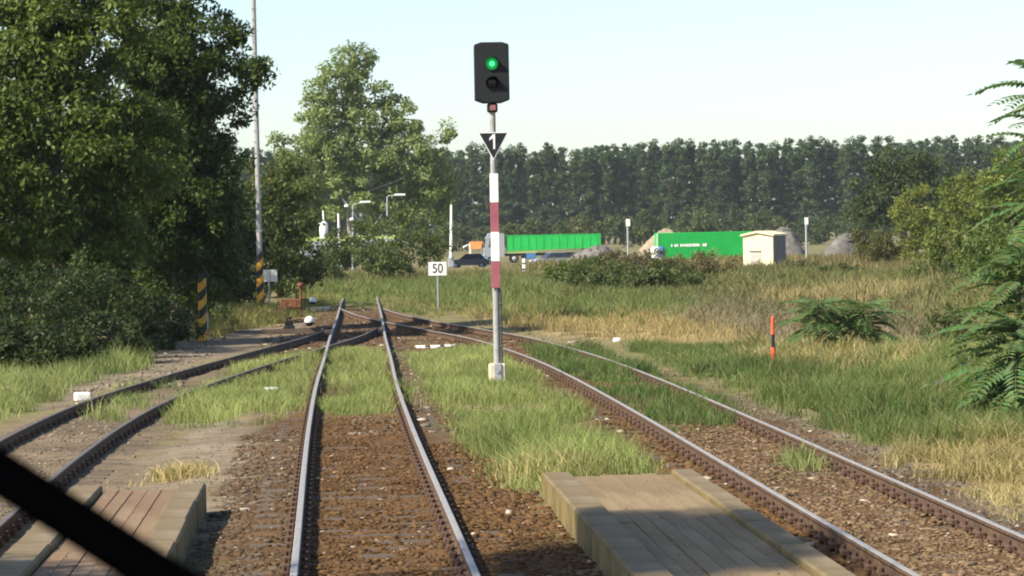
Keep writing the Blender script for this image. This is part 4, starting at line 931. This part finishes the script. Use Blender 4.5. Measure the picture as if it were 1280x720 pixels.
# raised barrier booms
def boom(label, px, Y, pyb, pyt, dpx, w0, thick=None):
    b = atY(px, pyb, Y); o = empty("barrier_boom", (b.x, Y, gz(Y))); tag(o, label, "barrier", "raised barrier booms at the crossing")
    t = atY(px + dpx, pyt, Y) - Vector((b.x, Y, gz(Y))); z0 = b.z - gz(Y)
    MB().box((0, 0, .5), (.5, .45, 1.0), ch=.04).build("drive_cabinet", M_galv, o)
    s = MB(); s.tube([(0, -.3, .8), (t.x, -.3, t.z)], [w0, w0 * .7], 8); s.build("boom", M_white, o)
    if thick: s = MB(); s.tube([(0, -.33, z0), (-.02, -.33, zy(px, thick, Y) - gz(Y) - .15), (-.03, -.33, zy(px, thick, Y) - gz(Y))], [.30, .34, .18], 8); s.build("counterweight_cover", M_white, o)
boom("raised white barrier boom with a thick lower cover behind the tree edge", 405, 228, 298, 263, -1, .09, 277)
boom("slim raised white barrier boom next to the thick covered one", 424, 228, 294, 267, -1, .11)
boom("slim raised white barrier boom above the dark blue car", 563, 256, 292, 256, 1, .14)
# street lamps with the cable between
def street_lamp(label, px, Y, pyt, ax, ay, bowl=False):
    b = atY(px, 330, Y); o = empty("street_lamp", (b.x, Y, GZ)); tag(o, label, "street lamp", "street lamps at the crossing")
    T = atY(px, pyt, Y) - Vector((b.x, Y, GZ)); E = atY(ax, ay, Y) - Vector((b.x, Y, GZ))
    MB().tube([(0, 0, 0), (0, 0, 1), T], [.11, .08, .055], 8).build("pole", M_galv, o)
    MB().tube([T, T.lerp(E, .2) + Vector((0, 0, .06)), E], .045, 6).build("arm", M_galv, o)
    h = MB(); h.box((E.x + .3, E.y, E.z + .02), (.85, .3, .16), ch=.05); h.build("lamp_head", M_white, o)
    if bowl:
        for dx, py in ((-.38, 257), (0, 274)): m_ = MB(); m_.lathe([(0, .12), (.1, .1), (.2, 0), (.17, -.1), (0, -.13)], 12, M=Matrix.Translation((dx, -.1, zy(px, py, Y) - GZ))); m_.build("flood_lamp", M_white, o)
    return Vector((b.x, Y, GZ)) + T
t1 = street_lamp("street lamp with two small flood lamps on its pole", 441, 226, 257, 452, 253, True)
t2 = street_lamp("taller plain street lamp at the crossing", 484, 226, 246, 495, 244)
cbp = [t1.lerp(t2, k / 12) + Vector((0, 0, -4 * (k / 12) * (1 - k / 12) * 1.5 - .4)) for k in range(13)]
o = MB().tube(cbp, .022, 5).build("overhead_cable", M_galv); tag(o, "cable sagging between the two street lamps", "cable")
# white topped posts
def topped(label, px, Y, pyt, pyb, w):
    b = atY(px, pyb, Y); o = empty("lamp_post", (b.x, Y, gz(Y))); tag(o, label, "post", "posts with white boxes")
    zt_ = zy(px, pyt, Y) - gz(Y); hbx = 9 * Y / FPX
    MB().tube([(0, 0, 0), (0, 0, zt_ - hbx * .5)], .085, 8).build("post", M_galv, o)
    MB().box((0.05, 0, zt_ - hbx / 2), (w, .2, hbx), ch=.03).build("white_box", M_white, o)
topped("grey post carrying a white box beside the sand heap", 785, 260, 274, 310, .36)
topped("grey post carrying a white box beside the broken concrete heap", 1008, 240, 272, 308, .28)
b = atY(655, 343, 201); o = empty("marker_post", (b.x, 201, GZ)); tag(o, "short white post with black top near the round bright bush", "post")
MB().box((0, 0, .55), (.20, .16, 1.1), ch=.02).build("post", M_white, o); MB().box((0, 0, 1.28), (.34, .18, .36), ch=.02).build("black_top", M_black, o)
for z in (.35, .75): MB().box((0, -.005, z), (.205, .165, .09)).build("black_ring", M_black, o)
for dz in (0,):
    a, c = atY(560, 279, 430), atY(1010, 271, 430)
    cb_ = [a.lerp(c, k / 16) + Vector((0, 0, -1.2 * 4 * (k / 16) * (1 - k / 16))) for k in range(17)]

# ------------------------------------------------------------------ the cab's windscreen wiper
wp = empty("windscreen_wiper", atY(232, 748, 1.15)); tag(wp, "black windscreen wiper arm slanting across the train's front window", "wiper")
o0 = Vector(wp.location); a = atY(-160, 497, 1.15) - o0; bq = atY(260, 766, 1.15) - o0
MB().tube([bq, bq.lerp(a, .5), a], [.0070, .0067, .0063], 10).build("arm", M_rubber, wp)
bl = MB(); up = Vector((0, .012, 0))
bl.tube([bq + up + Vector((0, 0, .004)), a + up + Vector((0, 0, .004))], .006, 8); bl.build("blade", M_rubber, wp)
hb = MB(); hb.box((.02, 0, -.02), (.05, .03, .05), ch=.006); hb.build("pivot", M_rubber, wp)

# ------------------------------------------------------------------ summer haze
hz = MB(); hz.box((60, 420, 19), (900, 960, 42)); hzo = hz.build("haze", [])
hm = bpy.data.materials.new("summer_haze"); hm.use_nodes = True; t = hm.node_tree; t.nodes.clear()
ho = t.nodes.new("ShaderNodeOutputMaterial"); hv = t.nodes.new("ShaderNodeVolumePrincipled"); hv.inputs['Color'].default_value = (.86, .93, 1, 1); hv.inputs['Density'].default_value = 0.00010; hv.inputs['Anisotropy'].default_value = 0.2
t.links.new(hv.outputs[0], ho.inputs['Volume']); hzo.data.materials.append(hm); tag(hzo, "thin pale summer haze over the railway and fields", "haze", kind="stuff")
